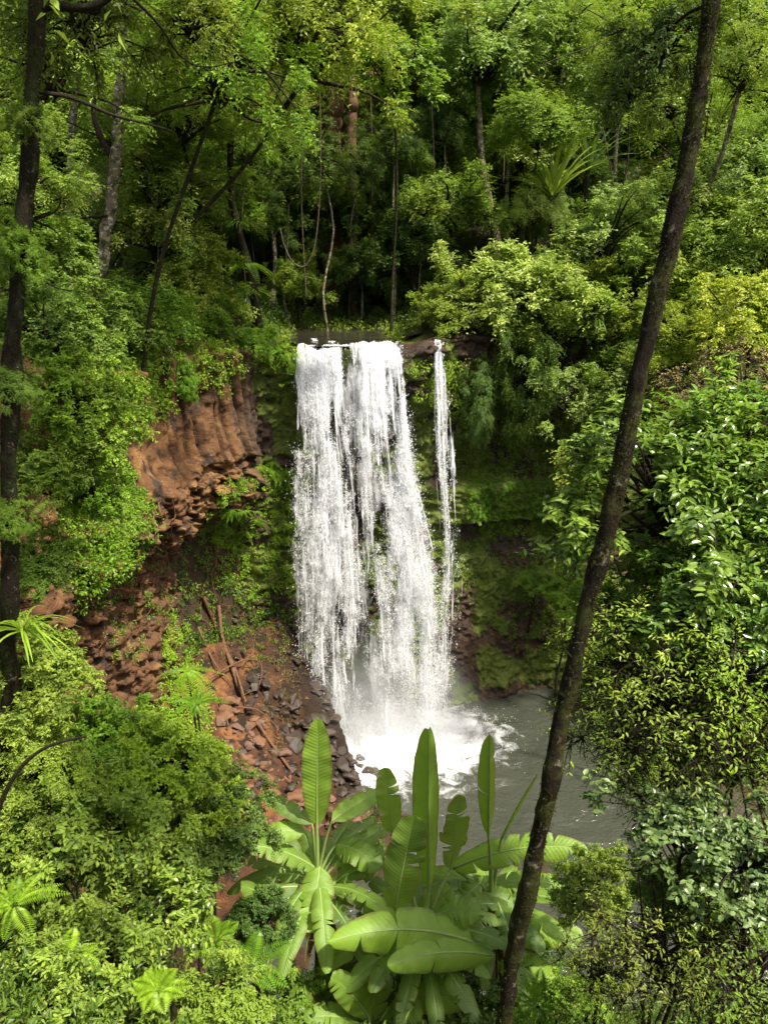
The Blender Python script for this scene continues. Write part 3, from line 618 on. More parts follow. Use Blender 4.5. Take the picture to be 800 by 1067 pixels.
# ------------------------------------------------------------------ banana plants
m = M('banana_leaf'); u_, v_, t_ = m.attr('u'), m.attr('v'), m.attr('tint')
c = m.mix(t_, (.030, .090, .008), (.400, .680, .045))
ln = m.ramp(m.math('SINE', m.math('MULTIPLY', m.math('SUBTRACT', u_, m.math('MULTIPLY', v_, .05)), 190.)), -1, 1)
c = m.mix(m.math('MULTIPLY', ln, .26), c, (.38, .56, .08))
c = m.mix(m.ramp(m.noise(m.pos(), 5, 4), .5, .75, 0, .45), c, (.16, .26, .03))
c = m.mix(m.ramp(m.math('ADD', v_, m.math('MULTIPLY', m.noise(m.pos(), 9, 4), .5)), 1.04, 1.24, 0, .85), c, (.22, .15, .045))
bf = m.n('ShaderNodeNewGeometry').outputs['Backfacing']
c = m.mix(m.math('MULTIPLY', bf, .30), c, (.26, .40, .10))
tl = m.n('ShaderNodeBsdfTranslucent'); m.set(tl.inputs[0], m.mix(.6, c, (.50, .66, .06)))
MAT_BAN = m.done(m.mixs(.5, m.bsdf(c, m.ramp(bf, 0, 1, .24, .5), .7, m.bump(ln, .25, .012)), tl.outputs[0]))
m = M('banana_midrib'); MAT_RIB = m.done(m.bsdf(m.mix(m.noise(m.pos(), 6, 3), (.17, .28, .06), (.34, .42, .14)), .45, .4))
m = M('banana_stem'); p = m.pos(); MAT_STEM = m.done(m.bsdf(m.mix(m.ramp(m.noise(m.pos((1, 1, .3)), 7, 4), .4, .62), (.045, .060, .018), (.10, .07, .035)), .6, .3, m.bump(m.noise(m.pos((1, 1, .2)), 26, 4), .6, .02)))
m = M('dead_banana_leaf'); MAT_DEADLEAF = m.done(m.bsdf(m.mix(m.noise(m.pos(), 9, 5, .7), (.07, .035, .015), (.30, .19, .09)), .8, .15, m.bump(m.noise(m.pos((1, 1, .3)), 30, 4), .8, .02)))
def bleaf(root, org, stem, b, t, W, arch=.1, face=(0, -1, .35), fold=.2, tint=.6, tears=2, seed=0, droop=.25, prof=.45, label=None, mat=None):
    r = RNG(seed); b, t = np.array(b), np.array(t); L = np.linalg.norm(t - b)
    mid = (b + t) / 2 + np.array([0, 0, arch * L]); K = 64
    u = np.linspace(0, 1, K)[:, None]; C = b * (1 - u) ** 2 + 2 * mid * u * (1 - u) + t * u * u; u = u[:, 0]
    T = unit(np.gradient(C, axis=0)); F = np.array(face, float); sd = unit(np.cross(T, np.broadcast_to(F, T.shape))); N = np.cross(sd, T)
    w = W * .5 * np.clip(np.sin(np.pi * np.clip(u * .97 + .015, 0, 1) ** .85), 0, 1) ** prof
    g = Geo(); uu, vv = [], []; NV = 7; v = np.linspace(0, 1, NV)
    for sg in (-1, 1):
        cuts = np.sort(r.choice(np.arange(8, K - 8), min(tears, K - 20), replace=False)) if tears else np.array([], int)
        ed = [0, *cuts.tolist(), K - 1]; base = droop * (.7 + .6 * r.random())
        for a, e in zip(ed[:-1], ed[1:]):
            if e - a < 2: continue
            s = np.arange(a, e + 1); dr = base + (r.normal(0, .16) if len(ed) > 2 else 0); sh = r.normal(0, .012)
            ww = w[s].copy(); q = np.linspace(-1, 1, len(s)); 
            if tears: pinch = 1 - .10 * (np.abs(q) ** 6)
            else: pinch = 1 + 0 * q
            wv = .05 * np.sin(u[s] * 17 + seed) + .03 * np.sin(u[s] * 41 + seed * 2)
            o_ = v[None] * ww[:, None]
            V = C[s][:, None] + sd[s][:, None] * (sg * o_ * np.cos(fold) * pinch[:, None])[..., None] + N[s][:, None] * (o_ * np.sin(fold) - dr * o_ * v[None] + wv[:, None] * o_ * 1.4)[..., None] \
                + T[s][:, None] * (o_ * .22 + (v[None] ** 2) * (sh - .035 * q[:, None] ** 5 * (1 if tears else 0)) * L * .5)[..., None]
            n = len(s); ii = np.arange(n - 1)[:, None] * NV + np.arange(NV - 1)[None]
            Fq = np.stack([ii, ii + 1, ii + NV + 1, ii + NV], -1).reshape(-1, 4)
            if sg > 0: Fq = Fq[:, ::-1]
            g.add(V.reshape(-1, 3) - org, Fq, np.clip(tint + .06 * r.normal(), 0, 1)); uu.append(np.repeat(u[s], NV)); vv.append(np.tile(v, n))
    lf = obj('leaf', g.mesh('leaf', True, {'u': np.concatenate(uu), 'v': np.concatenate(vv)}), mat or MAT_BAN, root)
    if label: lf['label'] = label
    gr = Geo(); n = 22; st = np.array(stem); pet = spline([st, st * .45 + b * .55 + np.array([0, 0, .10 * np.linalg.norm(b - st)]), b], 9)[:-1]
    pts = np.concatenate([pet, C[::3] - N[::3] * .006]); rr = np.concatenate([np.linspace(.032, .018, len(pet)), np.linspace(.017, .004, len(C[::3]))])
    tube(gr, pts - org, rr * (.55 + .45 * L), 7)
    obj('midrib', gr.mesh('midrib', True), MAT_RIB, lf)
def banana(basepx, Y, leaves_, label, toppx, fill=17):
    b0 = P(basepx[0], basepx[1], Y); org = np.array([b0[0], b0[1], gz(b0[0], b0[1]) - .05]); tp = P(toppx[0], toppx[1], Y)
    root = thing('banana_plant', org, label, 'banana plant')
    g = Geo(); tube(g, spline([org - org, (tp - org) * .5 + np.array([.03, 0, 0]), tp - org], 14), np.linspace(.11, .05, 14), 12, .5, .08, 3)
    obj('stem', g.mesh('stem', True), MAT_STEM, root)
    for i, (bx, by, tx, ty, W, kw) in enumerate(leaves_):
        dy0, dy1 = kw.pop('dy', (0, 0)); bleaf(root, org, tp, P(bx, by, Y + dy0), P(tx, ty, Y + dy1), W * Y / FPX * 1.18, seed=int(bx * 7 + tx * 3 + i), **kw)
    r = RNG(int(basepx[0]))
    for i in range(4):                                   # dead leaves hanging down the stem
        a = r.uniform(3.6, 5.8); bb = tp + np.array([np.cos(a) * .16, np.sin(a) * .16, -.12 - .1 * i]); tt = bb + np.array([np.cos(a) * .25, np.sin(a) * .25, -.75 - .3 * r.random()])
        bleaf(root, org, tp + np.array([0, 0, -.1 - .1 * i]), bb, tt, .22 + .1 * r.random(), arch=.12, face=(np.cos(a), np.sin(a), .1), fold=-.9, tint=.1, tears=int(r.integers(4, 9)), seed=int(500 + i), droop=.5, label='dead brown leaf hanging down the stem', mat=MAT_DEADLEAF)
    for i in range(fill):                                # lower, older leaves spreading round the stem
        a = (i + .5 * r.random()) / fill * 6.283; L = .9 + .6 * r.random(); e = r.uniform(-.25, .5); q = r.uniform(-.5, .05)
        bb = tp + np.array([np.cos(a) * .28, np.sin(a) * .28, q + .22]); tt = bb + L * np.array([np.cos(a) * np.cos(e), np.sin(a) * np.cos(e), np.sin(e) - .25])
        bleaf(root, org, tp + np.array([0, 0, q - .1]), bb, tt, (.26 + .12 * r.random()), arch=.26, face=(.2 * np.cos(a), -.35, 1), fold=.3, tint=.8 * r.random() ** 2.2, tears=int(r.integers(1, 6)), seed=int(900 + i * 13 + basepx[0]), droop=r.uniform(.3, .6))
UPF = (0, -1, .25); TOP = (0, -.35, 1); LFT = (-.9, -.6, .2); RGT = (.9, -.6, .3)
banana((328, 1012), 9.9, [
    (330, 858, 331, 749, 34, dict(face=UPF, fold=.28, tint=.8, tears=0, droop=.12, dy=(0, .1), prof=.5, label='tall upright leaf with a smooth whole blade')),
    (333, 903, 325, 972, 40, dict(face=(0, -1, .5), arch=.12, tint=.6, tears=2, dy=(-.1, -.8))),
    (330, 905, 250, 882, 26, dict(face=TOP, arch=.22, tint=.5, tears=6, dy=(0, -.3), fold=-.1)),
    (317, 972, 251, 922, 28, dict(face=TOP, arch=.18, tint=.35, tears=7, dy=(0, -.4), droop=.5)),
    (325, 858, 269, 829, 22, dict(face=TOP, arch=.12, tint=.15, tears=5, dy=(0, .5), droop=.4)),
    (318, 866, 270, 874, 26, dict(face=(0, -.6, 1), arch=.2, tint=.7, tears=1, dy=(.1, -.1))),
    (346, 855, 398, 826, 28, dict(face=TOP, arch=.12, tint=.7, tears=2, dy=(0, .5), fold=.3)),
    (308, 930, 286, 992, 26, dict(face=UPF, arch=.25, tint=.2, tears=6, dy=(0, -.3), droop=.6)),
    (345, 925, 400, 885, 30, dict(face=TOP, arch=.2, tint=.35, tears=7, dy=(0, .3), droop=.5)),
    (350, 880, 395, 905, 34, dict(face=TOP, arch=.25, tint=.5, tears=5, dy=(.3, -.2), droop=.4)),
  ], 'banana plant left of the group, with one tall upright leaf against the brown scree', (331, 915))
banana((436, 1030), 9.3, [
    (447, 926, 446, 760, 46, dict(face=(.15, -1, .1), fold=-.85, tint=1.0, tears=0, droop=.05, dy=(0, .2), prof=.55, label='tallest upright leaf, half folded and bright yellow green')),
    (409, 868, 400, 800, 30, dict(face=UPF, fold=.35, tint=.45, tears=2, dy=(.6, .8), droop=.3)),
    (411, 950, 432, 850, 46, dict(face=(-.2, -1, .15), fold=.32, tint=.16, tears=3, dy=(-.1, .1), droop=.25, label='broad dark leaf standing upright in front')),
    (512, 990, 342, 982, 46, dict(face=(0, -.75, 1), arch=.24, fold=-.05, tint=.85, tears=2, dy=(-.3, -.9), droop=.45, prof=.6, label='long leaf arching flat to the left in front')),
    (514, 996, 404, 1006, 34, dict(face=(0, -.6, 1), arch=.16, fold=0, tint=.85, tears=1, dy=(-.4, -1.1), droop=.4)),
    (470, 905, 478, 828, 34, dict(face=(.5, -1, .2), fold=.3, tint=.25, tears=4, dy=(.3, .4), droop=.4)),
    (425, 985, 470, 925, 40, dict(face=TOP, arch=.2, tint=.35, tears=6, dy=(0, .2), droop=.5)),
    (440, 960, 500, 950, 40, dict(face=TOP, arch=.25, tint=.4, tears=6, dy=(0, -.2), droop=.5)),
    (430, 985, 380, 940, 40, dict(face=TOP, arch=.2, tint=.3, tears=6, dy=(0, .1), droop=.5)),
  ], 'banana plant in the middle of the group, with the tallest half folded leaf', (440, 975))
banana((525, 1030), 10.2, [
    (509, 872, 510, 765, 24, dict(face=(.2, -1, 0), prof=.62, fold=-.6, tint=.9, tears=1, droop=.1, dy=(0, .1), label='slim upright leaf with a folded blade')),
    (522, 875, 560, 806, 7, dict(face=UPF, fold=1.1, tint=.9, tears=0, droop=0, dy=(.1, .1), label='young leaf still rolled into a thin spear')),
    (472, 905, 612, 886, 34, dict(face=(0, -.7, 1), arch=.20, tint=.75, tears=4, dy=(.2, -.2), droop=.4)),
    (506, 978, 607, 976, 34, dict(face=(0, -.6, 1), arch=.16, tint=.8, tears=1, dy=(-.2, -.5), droop=.3)),
    (514, 995, 596, 1050, 40, dict(face=(.2, -.7, 1), arch=.18, tint=.75, tears=2, dy=(-.2, -.7), droop=.35)),
    (500, 930, 545, 950, 34, dict(face=TOP, arch=.25, tint=.25, tears=7, dy=(0, -.2), droop=.5)),
    (505, 925, 590, 925, 34, dict(face=TOP, arch=.22, tint=.45, tears=7, dy=(.2, .1), droop=.5)),
    (510, 940, 560, 985, 34, dict(face=TOP, arch=.2, tint=.3, tears=7, dy=(0, -.3), droop=.6)),
    (500, 920, 470, 960, 34, dict(face=TOP, arch=.25, tint=.35, tears=6, dy=(0, -.3), droop=.5)),
  ], 'banana plant right of the group, beside the leaning trunk with a slim upright leaf', (512, 940))
banana((375, 1100), 8.6, [
    (385, 1062, 345, 1018, 34, dict(face=(0, -.7, 1), arch=.18, tint=.5, tears=2, dy=(0, -.1), droop=.3)),
    (390, 1070, 388, 1008, 38, dict(face=(0, -1, .5), arch=.15, tint=.25, tears=4, dy=(.1, .3), droop=.4)),
    (395, 1075, 440, 1050, 40, dict(face=TOP, arch=.2, tint=.3, tears=5, dy=(0, -.1), droop=.4)),
    (372, 1065, 318, 1062, 34, dict(face=TOP, arch=.22, tint=.55, tears=3, dy=(0, -.2), droop=.4)),
    (410, 1045, 494, 1042, 40, dict(face=(0, -.6, 1), arch=.2, tint=.55, tears=3, dy=(.2, -.1), droop=.4)),
    (330, 1068, 305, 1030, 26, dict(face=UPF, arch=.2, tint=.4, tears=3, dy=(0, .1), droop=.3)),
  ], 'low banana plant at the bottom edge, in front of the others', (385, 1085))
# ------------------------------------------------------------------ far wood (one mass behind everything)
r_ = RNG(200); g = Geo()
src = crown('x', 50, 90, .26, 16, 6, .10, .05, (1, 1, .9), -.5, lobe=.6)[0]
n0 = len(src.vertices); V0 = np.empty(n0 * 3, np.float32); src.vertices.foreach_get('co', V0); V0 = V0.reshape(-1, 3)
T0 = np.empty(n0, np.float32); src.attributes['tint'].data.foreach_get('value', T0)
F0 = np.empty(len(src.polygons) * 3, np.int32); src.polygons.foreach_get('vertices', F0); F0 = F0.reshape(-1, 3)
for i in range(64):
    y = r_.uniform(56, 92); x = r_.uniform(-.62, .62) * y; R = r_.uniform(3.5, 5.5); a = r_.random() * 6.28
    z = gz(x, y) + R * r_.uniform(.3, 1.9)
    V = V0 * R * np.array([1, 1, 1.15]); V = np.stack([V[:, 0] * np.cos(a) - V[:, 1] * np.sin(a), V[:, 0] * np.sin(a) + V[:, 1] * np.cos(a), V[:, 2]], -1)
    g.add(V + [x, y, z], F0, np.clip(T0 + r_.normal(0, .15), 0, 1))
tag(obj('far_forest', g.mesh('far_forest'), ML['mid']), kind='stuff')
# ------------------------------------------------------------------ ground cover
pt, nn = ground_pts(1, 9000, -14, 13, 1.5, 24, lambda x, y, d, s: (d < 1) & ~((d > -6.5) & (s > S_C - 3) & (s < S_F + 3) & (x > -8.4)))
k = (pt[:, 2] > .35) & (pt[:, 1] > np.where(pt[:, 0] > -2.4, 7.5, 4.5)); cover('slope_undergrowth', pt[k], nn[k], 'dark', 2, .38, 24, .10, .042)
pt, nn = ground_pts(3, 13000, -34, 34, 24, 64, lambda x, y, d, s: (d > .2) & ((np.abs(x - (-1.4 - .12 * (y - 30))) > 2.6) | (y > 36.5)))
cover('forest_understory', pt, nn, 'dark', 4, .75, 26, .19, .08)
pt, nn = ground_pts(15, 2600, -9, 8, 32.5, 42, lambda x, y, d, s: (d > 2.6) & (np.abs(x - (-1.4 - .12 * (y - 30))) > np.where(y > 35.5, 0, 2.0))); cover('stream_bank_cover', pt, nn, 'mid', 16, .38, 24, .13, .055)
pt, nn = ground_pts(17, 2600, -9, 9, .6, 7.5, lambda x, y, d, s: np.abs(x) > -1); cover('path_edge_cover', pt, nn, 'mid', 18, .16, 22, .09, .03)
pt, nn = ground_pts(5, 2600, -20, -5, 8, 31, lambda x, y, d, s: (d > -.4)); cover('bank_undergrowth', pt, nn, 'vivid', 6, .45, 26, .12, .05)
pt, nn = ground_pts(9, 4200, 4, 26, 22, 36, lambda x, y, d, s: (d < 0)); k = pt[:, 2] > .3; cover('far_bank_cover', pt[k], nn[k], 'vivid', 10, .4, 24, .11, .05)
def creep(name, seed, poly, n, mat, size, nlf, L, W, **kw):
    a, b = screen_pts(seed, poly, n)
    return cover(name, a, b, mat, seed, size, nlf, L, W, **kw)
creep('cliff_creepers', 20, [(205, 560), (235, 500), (300, 480), (318, 500), (312, 640), (262, 640), (225, 610)], 420, 'fern', .22, 22, .10, .045)
creep('cliff_creepers', 21, [(440, 375), (610, 380), (610, 505), (480, 500), (455, 440)], 900, 'mid', .26, 22, .10, .045)
creep('cliff_creepers', 22, [(480, 548), (620, 548), (640, 700), (560, 700), (520, 660), (485, 620)], 620, 'mid', .20, 20, .09, .04)
creep('cliff_creepers', 23, [(560, 580), (640, 600), (650, 700), (575, 690)], 320, 'vivid', .22, 22, .09, .04)
creep('cliff_creepers', 24, [(130, 340), (315, 352), (312, 400), (285, 385), (255, 385), (235, 410), (205, 400), (170, 440), (130, 430)], 520, 'vivid', .26, 24, .11, .05)
creep('cliff_creepers', 25, [(60, 330), (135, 350), (150, 430), (128, 470), (160, 530), (150, 600), (80, 640), (60, 500)], 900, 'vivid', .36, 26, .11, .05)
creep('cliff_creepers', 26, [(170, 640), (195, 650), (220, 760), (215, 800), (165, 760)], 220, 'fern', .22, 22, .10, .045)
creep('cliff_creepers', 27, [(425, 560), (480, 540), (480, 640), (450, 650)], 60, 'fern', .16, 20, .08, .04)
creep('ledge_moss', 28, [(485, 500), (612, 505), (612, 548), (485, 542)], 800, 'fern', .12, 26, .07, .035)
creep('stream_bank_cover', 29, [(250, 322), (430, 322), (430, 338), (250, 340)], 300, 'vivid', .25, 24, .11, .05)
creep('cliff_creepers', 30, [(310, 400), (420, 400), (450, 620), (320, 620)], 260, 'fern', .16, 18, .09, .04)

creep('cliff_creepers', 33, [(95, 575), (160, 545), (215, 570), (225, 640), (200, 690), (110, 690)], 170, 'mid', .22, 22, .10, .045)
creep('hanging_cover', 34, [(430, 380), (620, 385), (620, 440), (440, 440)], 420, 'vivid', .34, 24, .12, .05, droop=1.1)
creep('hanging_cover', 35, [(500, 545), (615, 548), (615, 560), (500, 556)], 120, 'fern', .18, 22, .10, .03, droop=1.4)
creep('slope_litter', 31, [(236, 630), (315, 640), (322, 720), (300, 790), (262, 730)], 240, 'dry', .05, 10, .16, .018, droop=.1, jit=1.2)
creep('cliff_creepers', 32, [(215, 640), (300, 640), (312, 690), (260, 690)], 60, 'mid', .14, 18, .08, .04)
# ------------------------------------------------------------------ background trees
BACKG = 'rainforest trees behind the waterfall'
def T(px, py, Y, R, kit, mat, label, **kw):
    cat = kw.pop('cat', 'tree'); nm = kw.pop('name', 'rainforest_tree' if cat == 'tree' else 'shrub'); off = kw.pop('boff', None)
    c = P(px, py, Y)
    if off is None and 'base' not in kw and 'cliff' not in kw and c[2] > 12 and c[1] < 36:
        d_, s_ = curdist(c[:1], c[1:2])
        if -5 < d_[0] < 2.6 and c[1] > 13: kw['cliff'] = 1
    if off is not None: kw['base'] = (c[0] + off[0], c[1] + off[1])
    return plant(c, R, kit, mat, label, cat, nm, **kw)
T(40, 30, 52, 5.0, 'big', 'mid', 'tall green tree in the far top left corner, behind the pale lichen trunk', group=BACKG)
T(150, 20, 50, 5.0, 'big2', 'mid', 'green tree crown at the top, second from the left corner', group=BACKG)
T(250, 50, 54, 5.2, 'big', 'vivid', 'sunlit yellow green crown at the top, above the epiphyte covered tree', group=BACKG)
T(345, 40, 47, 4.6, 'loose', 'yellow', 'loose yellow green crown above the two reddish trunks', group=BACKG, bark='red', tr=.42, base=(-3.1, 47.5))
T(400, 90, 50, 4.4, 'big', 'mid', 'mid green crown between the reddish trunks and the pale trunk', group=BACKG)
T(440, 20, 56, 5.2, 'big2', 'vivid', 'bright green crown touching the top edge left of the pale trunk', group=BACKG)
T(500, 50, 41, 3.7, 'layer', 'pale', 'pale leaved tree on a slender light bare trunk above the forest edge', group=BACKG, bark='pale', tr=.22, base=(5.35, 41))
T(560, 60, 47, 4.2, 'big', 'mid', 'bright green crown right of the pale trunk, below the top edge', group=BACKG)
T(600, 20, 55, 5.2, 'big2', 'vivid', 'fresh green crown at the top edge left of the leaning trunk', group=BACKG)
T(650, 120, 44, 3.8, 'feath', 'mid', 'feathery green crown just left of the upper leaning trunk', group=BACKG)
T(690, 50, 52, 4.6, 'big', 'mid', 'mid green crown behind the top of the leaning trunk', group=BACKG)
T(770, 60, 46, 4.4, 'big2', 'mid', 'green crown in the top right corner', group=BACKG)
T(740, 170, 40, 3.4, 'loose', 'yellow', 'loose yellow green tree right of the upper leaning trunk', group=BACKG)
T(790, 190, 36, 3.0, 'big', 'pale', 'pale green crown at the right edge, upper part of the photo', group=BACKG)
T(770, 260, 33, 2.8, 'shrub2', 'mid', 'bushy green tree at the right edge level with the crown over the cliff', group=BACKG)
T(715, 270, 36, 2.4, 'feath', 'yellow', 'yellow green feathery tree just right of the middle leaning trunk', group=BACKG)
T(450, 150, 44, 3.2, 'layer', 'mid', 'layered green tree left of the pale slender trunk', group=BACKG)
T(470, 215, 39, 2.3, 'layer', 'mid', 'small layered tree low beside the pale slender trunk', group=BACKG)
T(545, 150, 44, 3.0, 'layer', 'pale', 'light layered tree above the sword leaved plant', group=BACKG)
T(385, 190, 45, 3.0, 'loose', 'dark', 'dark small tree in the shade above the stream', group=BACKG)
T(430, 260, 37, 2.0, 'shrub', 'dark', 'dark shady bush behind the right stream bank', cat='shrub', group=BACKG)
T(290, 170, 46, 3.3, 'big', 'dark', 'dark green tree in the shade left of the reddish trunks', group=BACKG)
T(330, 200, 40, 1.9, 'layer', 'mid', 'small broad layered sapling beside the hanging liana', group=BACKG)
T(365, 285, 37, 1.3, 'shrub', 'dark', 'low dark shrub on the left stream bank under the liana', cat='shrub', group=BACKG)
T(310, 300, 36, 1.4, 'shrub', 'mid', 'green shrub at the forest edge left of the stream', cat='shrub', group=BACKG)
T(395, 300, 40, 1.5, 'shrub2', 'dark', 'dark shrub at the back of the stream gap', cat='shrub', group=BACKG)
T(180, 140, 40, 3.4, 'big2', 'mid', 'green crown behind the pale lichen trunk', group=BACKG)
T(210, 220, 35, 2.5, 'shrub', 'mid', 'rounded green tree left of the epiphyte covered tree', group=BACKG)
T(60, 130, 36, 3.4, 'big', 'mid', 'green crown at the left behind the dark mossy trunk', group=BACKG)
T(160, 230, 29, 2.0, 'loose', 'olive', 'thin olive tree on the left bank above the bright shrubs', group=BACKG)
T(630, 230, 38, 2.0, 'feath', 'dark', 'dark tree in the gap between the leaning trunk and the sword leaved plant', group=BACKG)
# slim stems in the shade
for i, (px, py, Y, lab) in enumerate([(411, 150, 37, 'slender pale stem standing left of the stream gap centre'), (336, 160, 35, 'slender grey stem beside the liana loop'), (463, 130, 40, 'thin grey stem left of the pale trunk'),
                                      (300, 190, 36, 'thin stem at the left end of the shaded gap'), (375, 170, 38, 'thin stem in the middle of the shaded gap')]):
    T(px, py, Y, 1.1, 'loose', 'dark', lab, tr=.055, bark='pale', name='sapling', group='thin stems in the shaded forest')
for px, py, Y, lab in [(270, 40, 38, 'tall pale stem high above the left side of the shaded gap'), (590, 30, 43, 'pale stem under the top edge left of the leaning trunk'), (655, 40, 40, 'pale stem close to the upper leaning trunk on its left'),
                       (775, 60, 32, 'pale stem near the right edge below the top right crown'), (540, 90, 43, 'pale stem right of the pale trunk'), (185, 40, 33, 'pale stem right of the lichen blotched trunk'), (425, 60, 42, 'tall pale stem left of the pale trunk near the top')]:
    T(px, py, Y, 1.5, 'loose', 'mid', lab, tr=.12, bark='pale', name='sapling', group='pale stems in the forest')
ru = RNG(405)
for i in range(16):
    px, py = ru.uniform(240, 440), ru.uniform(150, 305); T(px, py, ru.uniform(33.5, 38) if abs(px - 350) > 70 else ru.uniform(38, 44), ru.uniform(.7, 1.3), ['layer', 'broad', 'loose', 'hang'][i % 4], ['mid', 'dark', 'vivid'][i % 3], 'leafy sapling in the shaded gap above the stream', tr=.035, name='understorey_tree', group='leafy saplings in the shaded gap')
ru = RNG(404)
for i in range(34):
    px, py, Y = ru.uniform(160, 800), ru.uniform(60, 310), ru.uniform(34, 47)
    if 235 < px < 440 and py > 90: Y += 5
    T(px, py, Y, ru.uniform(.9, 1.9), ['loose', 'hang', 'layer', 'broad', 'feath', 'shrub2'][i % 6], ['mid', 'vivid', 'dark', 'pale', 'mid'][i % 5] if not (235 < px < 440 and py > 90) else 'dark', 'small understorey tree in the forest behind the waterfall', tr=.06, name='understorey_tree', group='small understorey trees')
for i, (pts, Y, lab) in enumerate([([(250, 60), (256, 150), (252, 240), (258, 320)], 33, 'thin hanging vine left of the loop shaped liana'), ([(385, 70), (388, 180), (384, 300)], 39, 'thin straight vine in the shaded gap'), ([(317, 90), (314, 200), (319, 310)], 34, 'thin vine just left of the loop shaped liana'),
                                   ([(448, 80), (452, 180), (447, 280)], 38, 'thin vine left of the pale trunk'), ([(627, 130), (640, 210), (632, 300)], 36, 'vine hanging in the gap left of the leaning trunk'), ([(705, 20), (560, 70), (530, 110), (524, 190)], 40, 'curved vine sweeping down right of the pale trunk'), ([(160, 60), (150, 150), (165, 250), (160, 310)], 28, 'wavy vine right of the lichen blotched trunk')]):
    g = Geo(); tube(g, spline([P(a, b, Y) for a, b in pts], 30), .028, 6); tag(obj('vine', g.mesh('vine', True), MB['liana']), lab, 'vine')
# epiphyte tree
et = T(238, 90, 31.5, 2.3, 'feath', 'olive', 'dark trunked tree hung with fern tufts, left of the shaded gap', tr=.17, base=(-5.0, 32.2))
for i, (px, py, R) in enumerate([(240, 130, .9), (246, 175, .8), (250, 235, .9), (256, 275, 1.0), (262, 305, .9)]):
    o = tuft(P(px, py, 31.9), R, DROOPF if i % 2 else STRAP[1], 'fern' if i % 2 else 'mid', 'tuft of drooping fern fronds growing on the dark trunk left of the shaded gap', group='fern tufts on the dark trunk')
# leaf sword plants
def sword(px, py, Y, R, mat, label, me, nm='screw_pine', cat='plant', tr=.09):
    c = P(px, py, Y); z0 = gz(c[0], c[1]) - .05 if nm != 'rosette_plant' else c[2] - .5; root = thing(nm, (c[0], c[1], z0), label, cat)
    g = Geo(); h = c[2] - z0; tube(g, spline([(0, 0, 0), (.1, .1, h * .5), (0, 0, h)], 10), np.linspace(tr * 1.2, tr, 10), 8, .5, .1); obj('trunk', g.mesh('trunk', True), MB['dark'], root)
    obj('leaves', me, ML[mat], root, (0, 0, h), random.random() * 6, R); return root
sword(575, 205, 35.6, 3.5, 'mid', 'tall sword leaved plant in the dark gap above the bright crown over the cliff', STRAP[2])
sword(612, 178, 36.5, 2.8, 'grey', 'smaller sword leaved plant on the leaning trunk side of the dark gap', STRAP[2])
sword(480, 292, 32.4, .85, 'yellow', 'yellow green rosette of strap leaves above the side fall', STRAP[0], 'rosette_plant')
sword(622, 335, 31.6, 1.1, 'dark', 'dark strap leaved epiphyte hanging in the crown over the cliff', STRAP[1], 'rosette_plant')
sword(740, 352, 26, .85, 'yellow', 'yellow rosette of strap leaves right of the leaning trunk', STRAP[0], 'rosette_plant')
# crown over the right cliff
CG = 'bushes overhanging the cliff right of the waterfall'
for px, py, Y, R, kit, mat, lab in [
    (625, 255, 34.5, 2.2, 'shrub', 'pale', 'pale green rounded bush at the top of the overhanging mass'),
    (530, 300, 33.5, 2.4, 'shrub2', 'pale', 'bright bush right above the side fall'),
    (470, 330, 32.6, 1.5, 'shrub', 'yellow', 'small yellow green bush on the brink beside the side fall'),
    (590, 330, 32.6, 2.5, 'shrub', 'mid', 'middle bush of the overhanging mass with hanging sprays'),
    (545, 395, 31.8, 1.7, 'hang', 'mid', 'drooping bush hanging down the cliff right of the side fall'),
    (600, 410, 31.2, 1.6, 'shrub2', 'pale', 'pale lower bush hanging over the mossy ledge'),
    (665, 310, 33.5, 2.5, 'shrub2', 'yellow', 'yellow green bush just left of the leaning trunk over the cliff'),
    (670, 400, 31, 2.0, 'shrub', 'mid', 'green bush behind the middle of the leaning trunk'),
    (500, 420, 31.6, 1.2, 'hang', 'dark', 'dark trailing bush beside the lower side fall'),
    (640, 450, 30.8, 1.5, 'hang', 'dark', 'dark trailing bush above the right end of the ledge')]:
    T(px, py, Y, R, kit, mat, lab, cat='shrub', name='overhanging_shrub', cliff=.9, tr=.09, group=CG)
T(725, 425, 24, 1.3, 'twiggy', 'dry', 'dry brown tangle of dead stems right of the leaning trunk', cat='shrub', tr=.05)
T(775, 400, 23, 1.3, 'twiggy', 'dry', 'dry straw coloured thicket at the right edge', cat='shrub', tr=.05)
T(785, 330, 27, 1.9, 'shrub2', 'yellow', 'yellow green shrub at the right edge above the dry thicket', cat='shrub')
T(720, 360, 29, 1.5, 'shrub', 'yellow', 'yellow green shrub between the leaning trunk and the yellow rosette', cat='shrub')
T(590, 625, 30.5, 1.0, 'shrub', 'vivid', 'bright shrub at the foot of the mossy wall left of the leaning trunk', cat='shrub')
T(560, 600, 32, .8, 'shrub2', 'mid', 'low shrub on the damp wall below the ledge', cat='shrub')
T(680, 650, 29, 1.5, 'shrub', 'mid', 'green shrub on the far bank right of the leaning trunk', cat='shrub')
T(760, 640, 27, 1.8, 'shrub2', 'vivid', 'bright green shrub on the far bank at the right edge', cat='shrub')

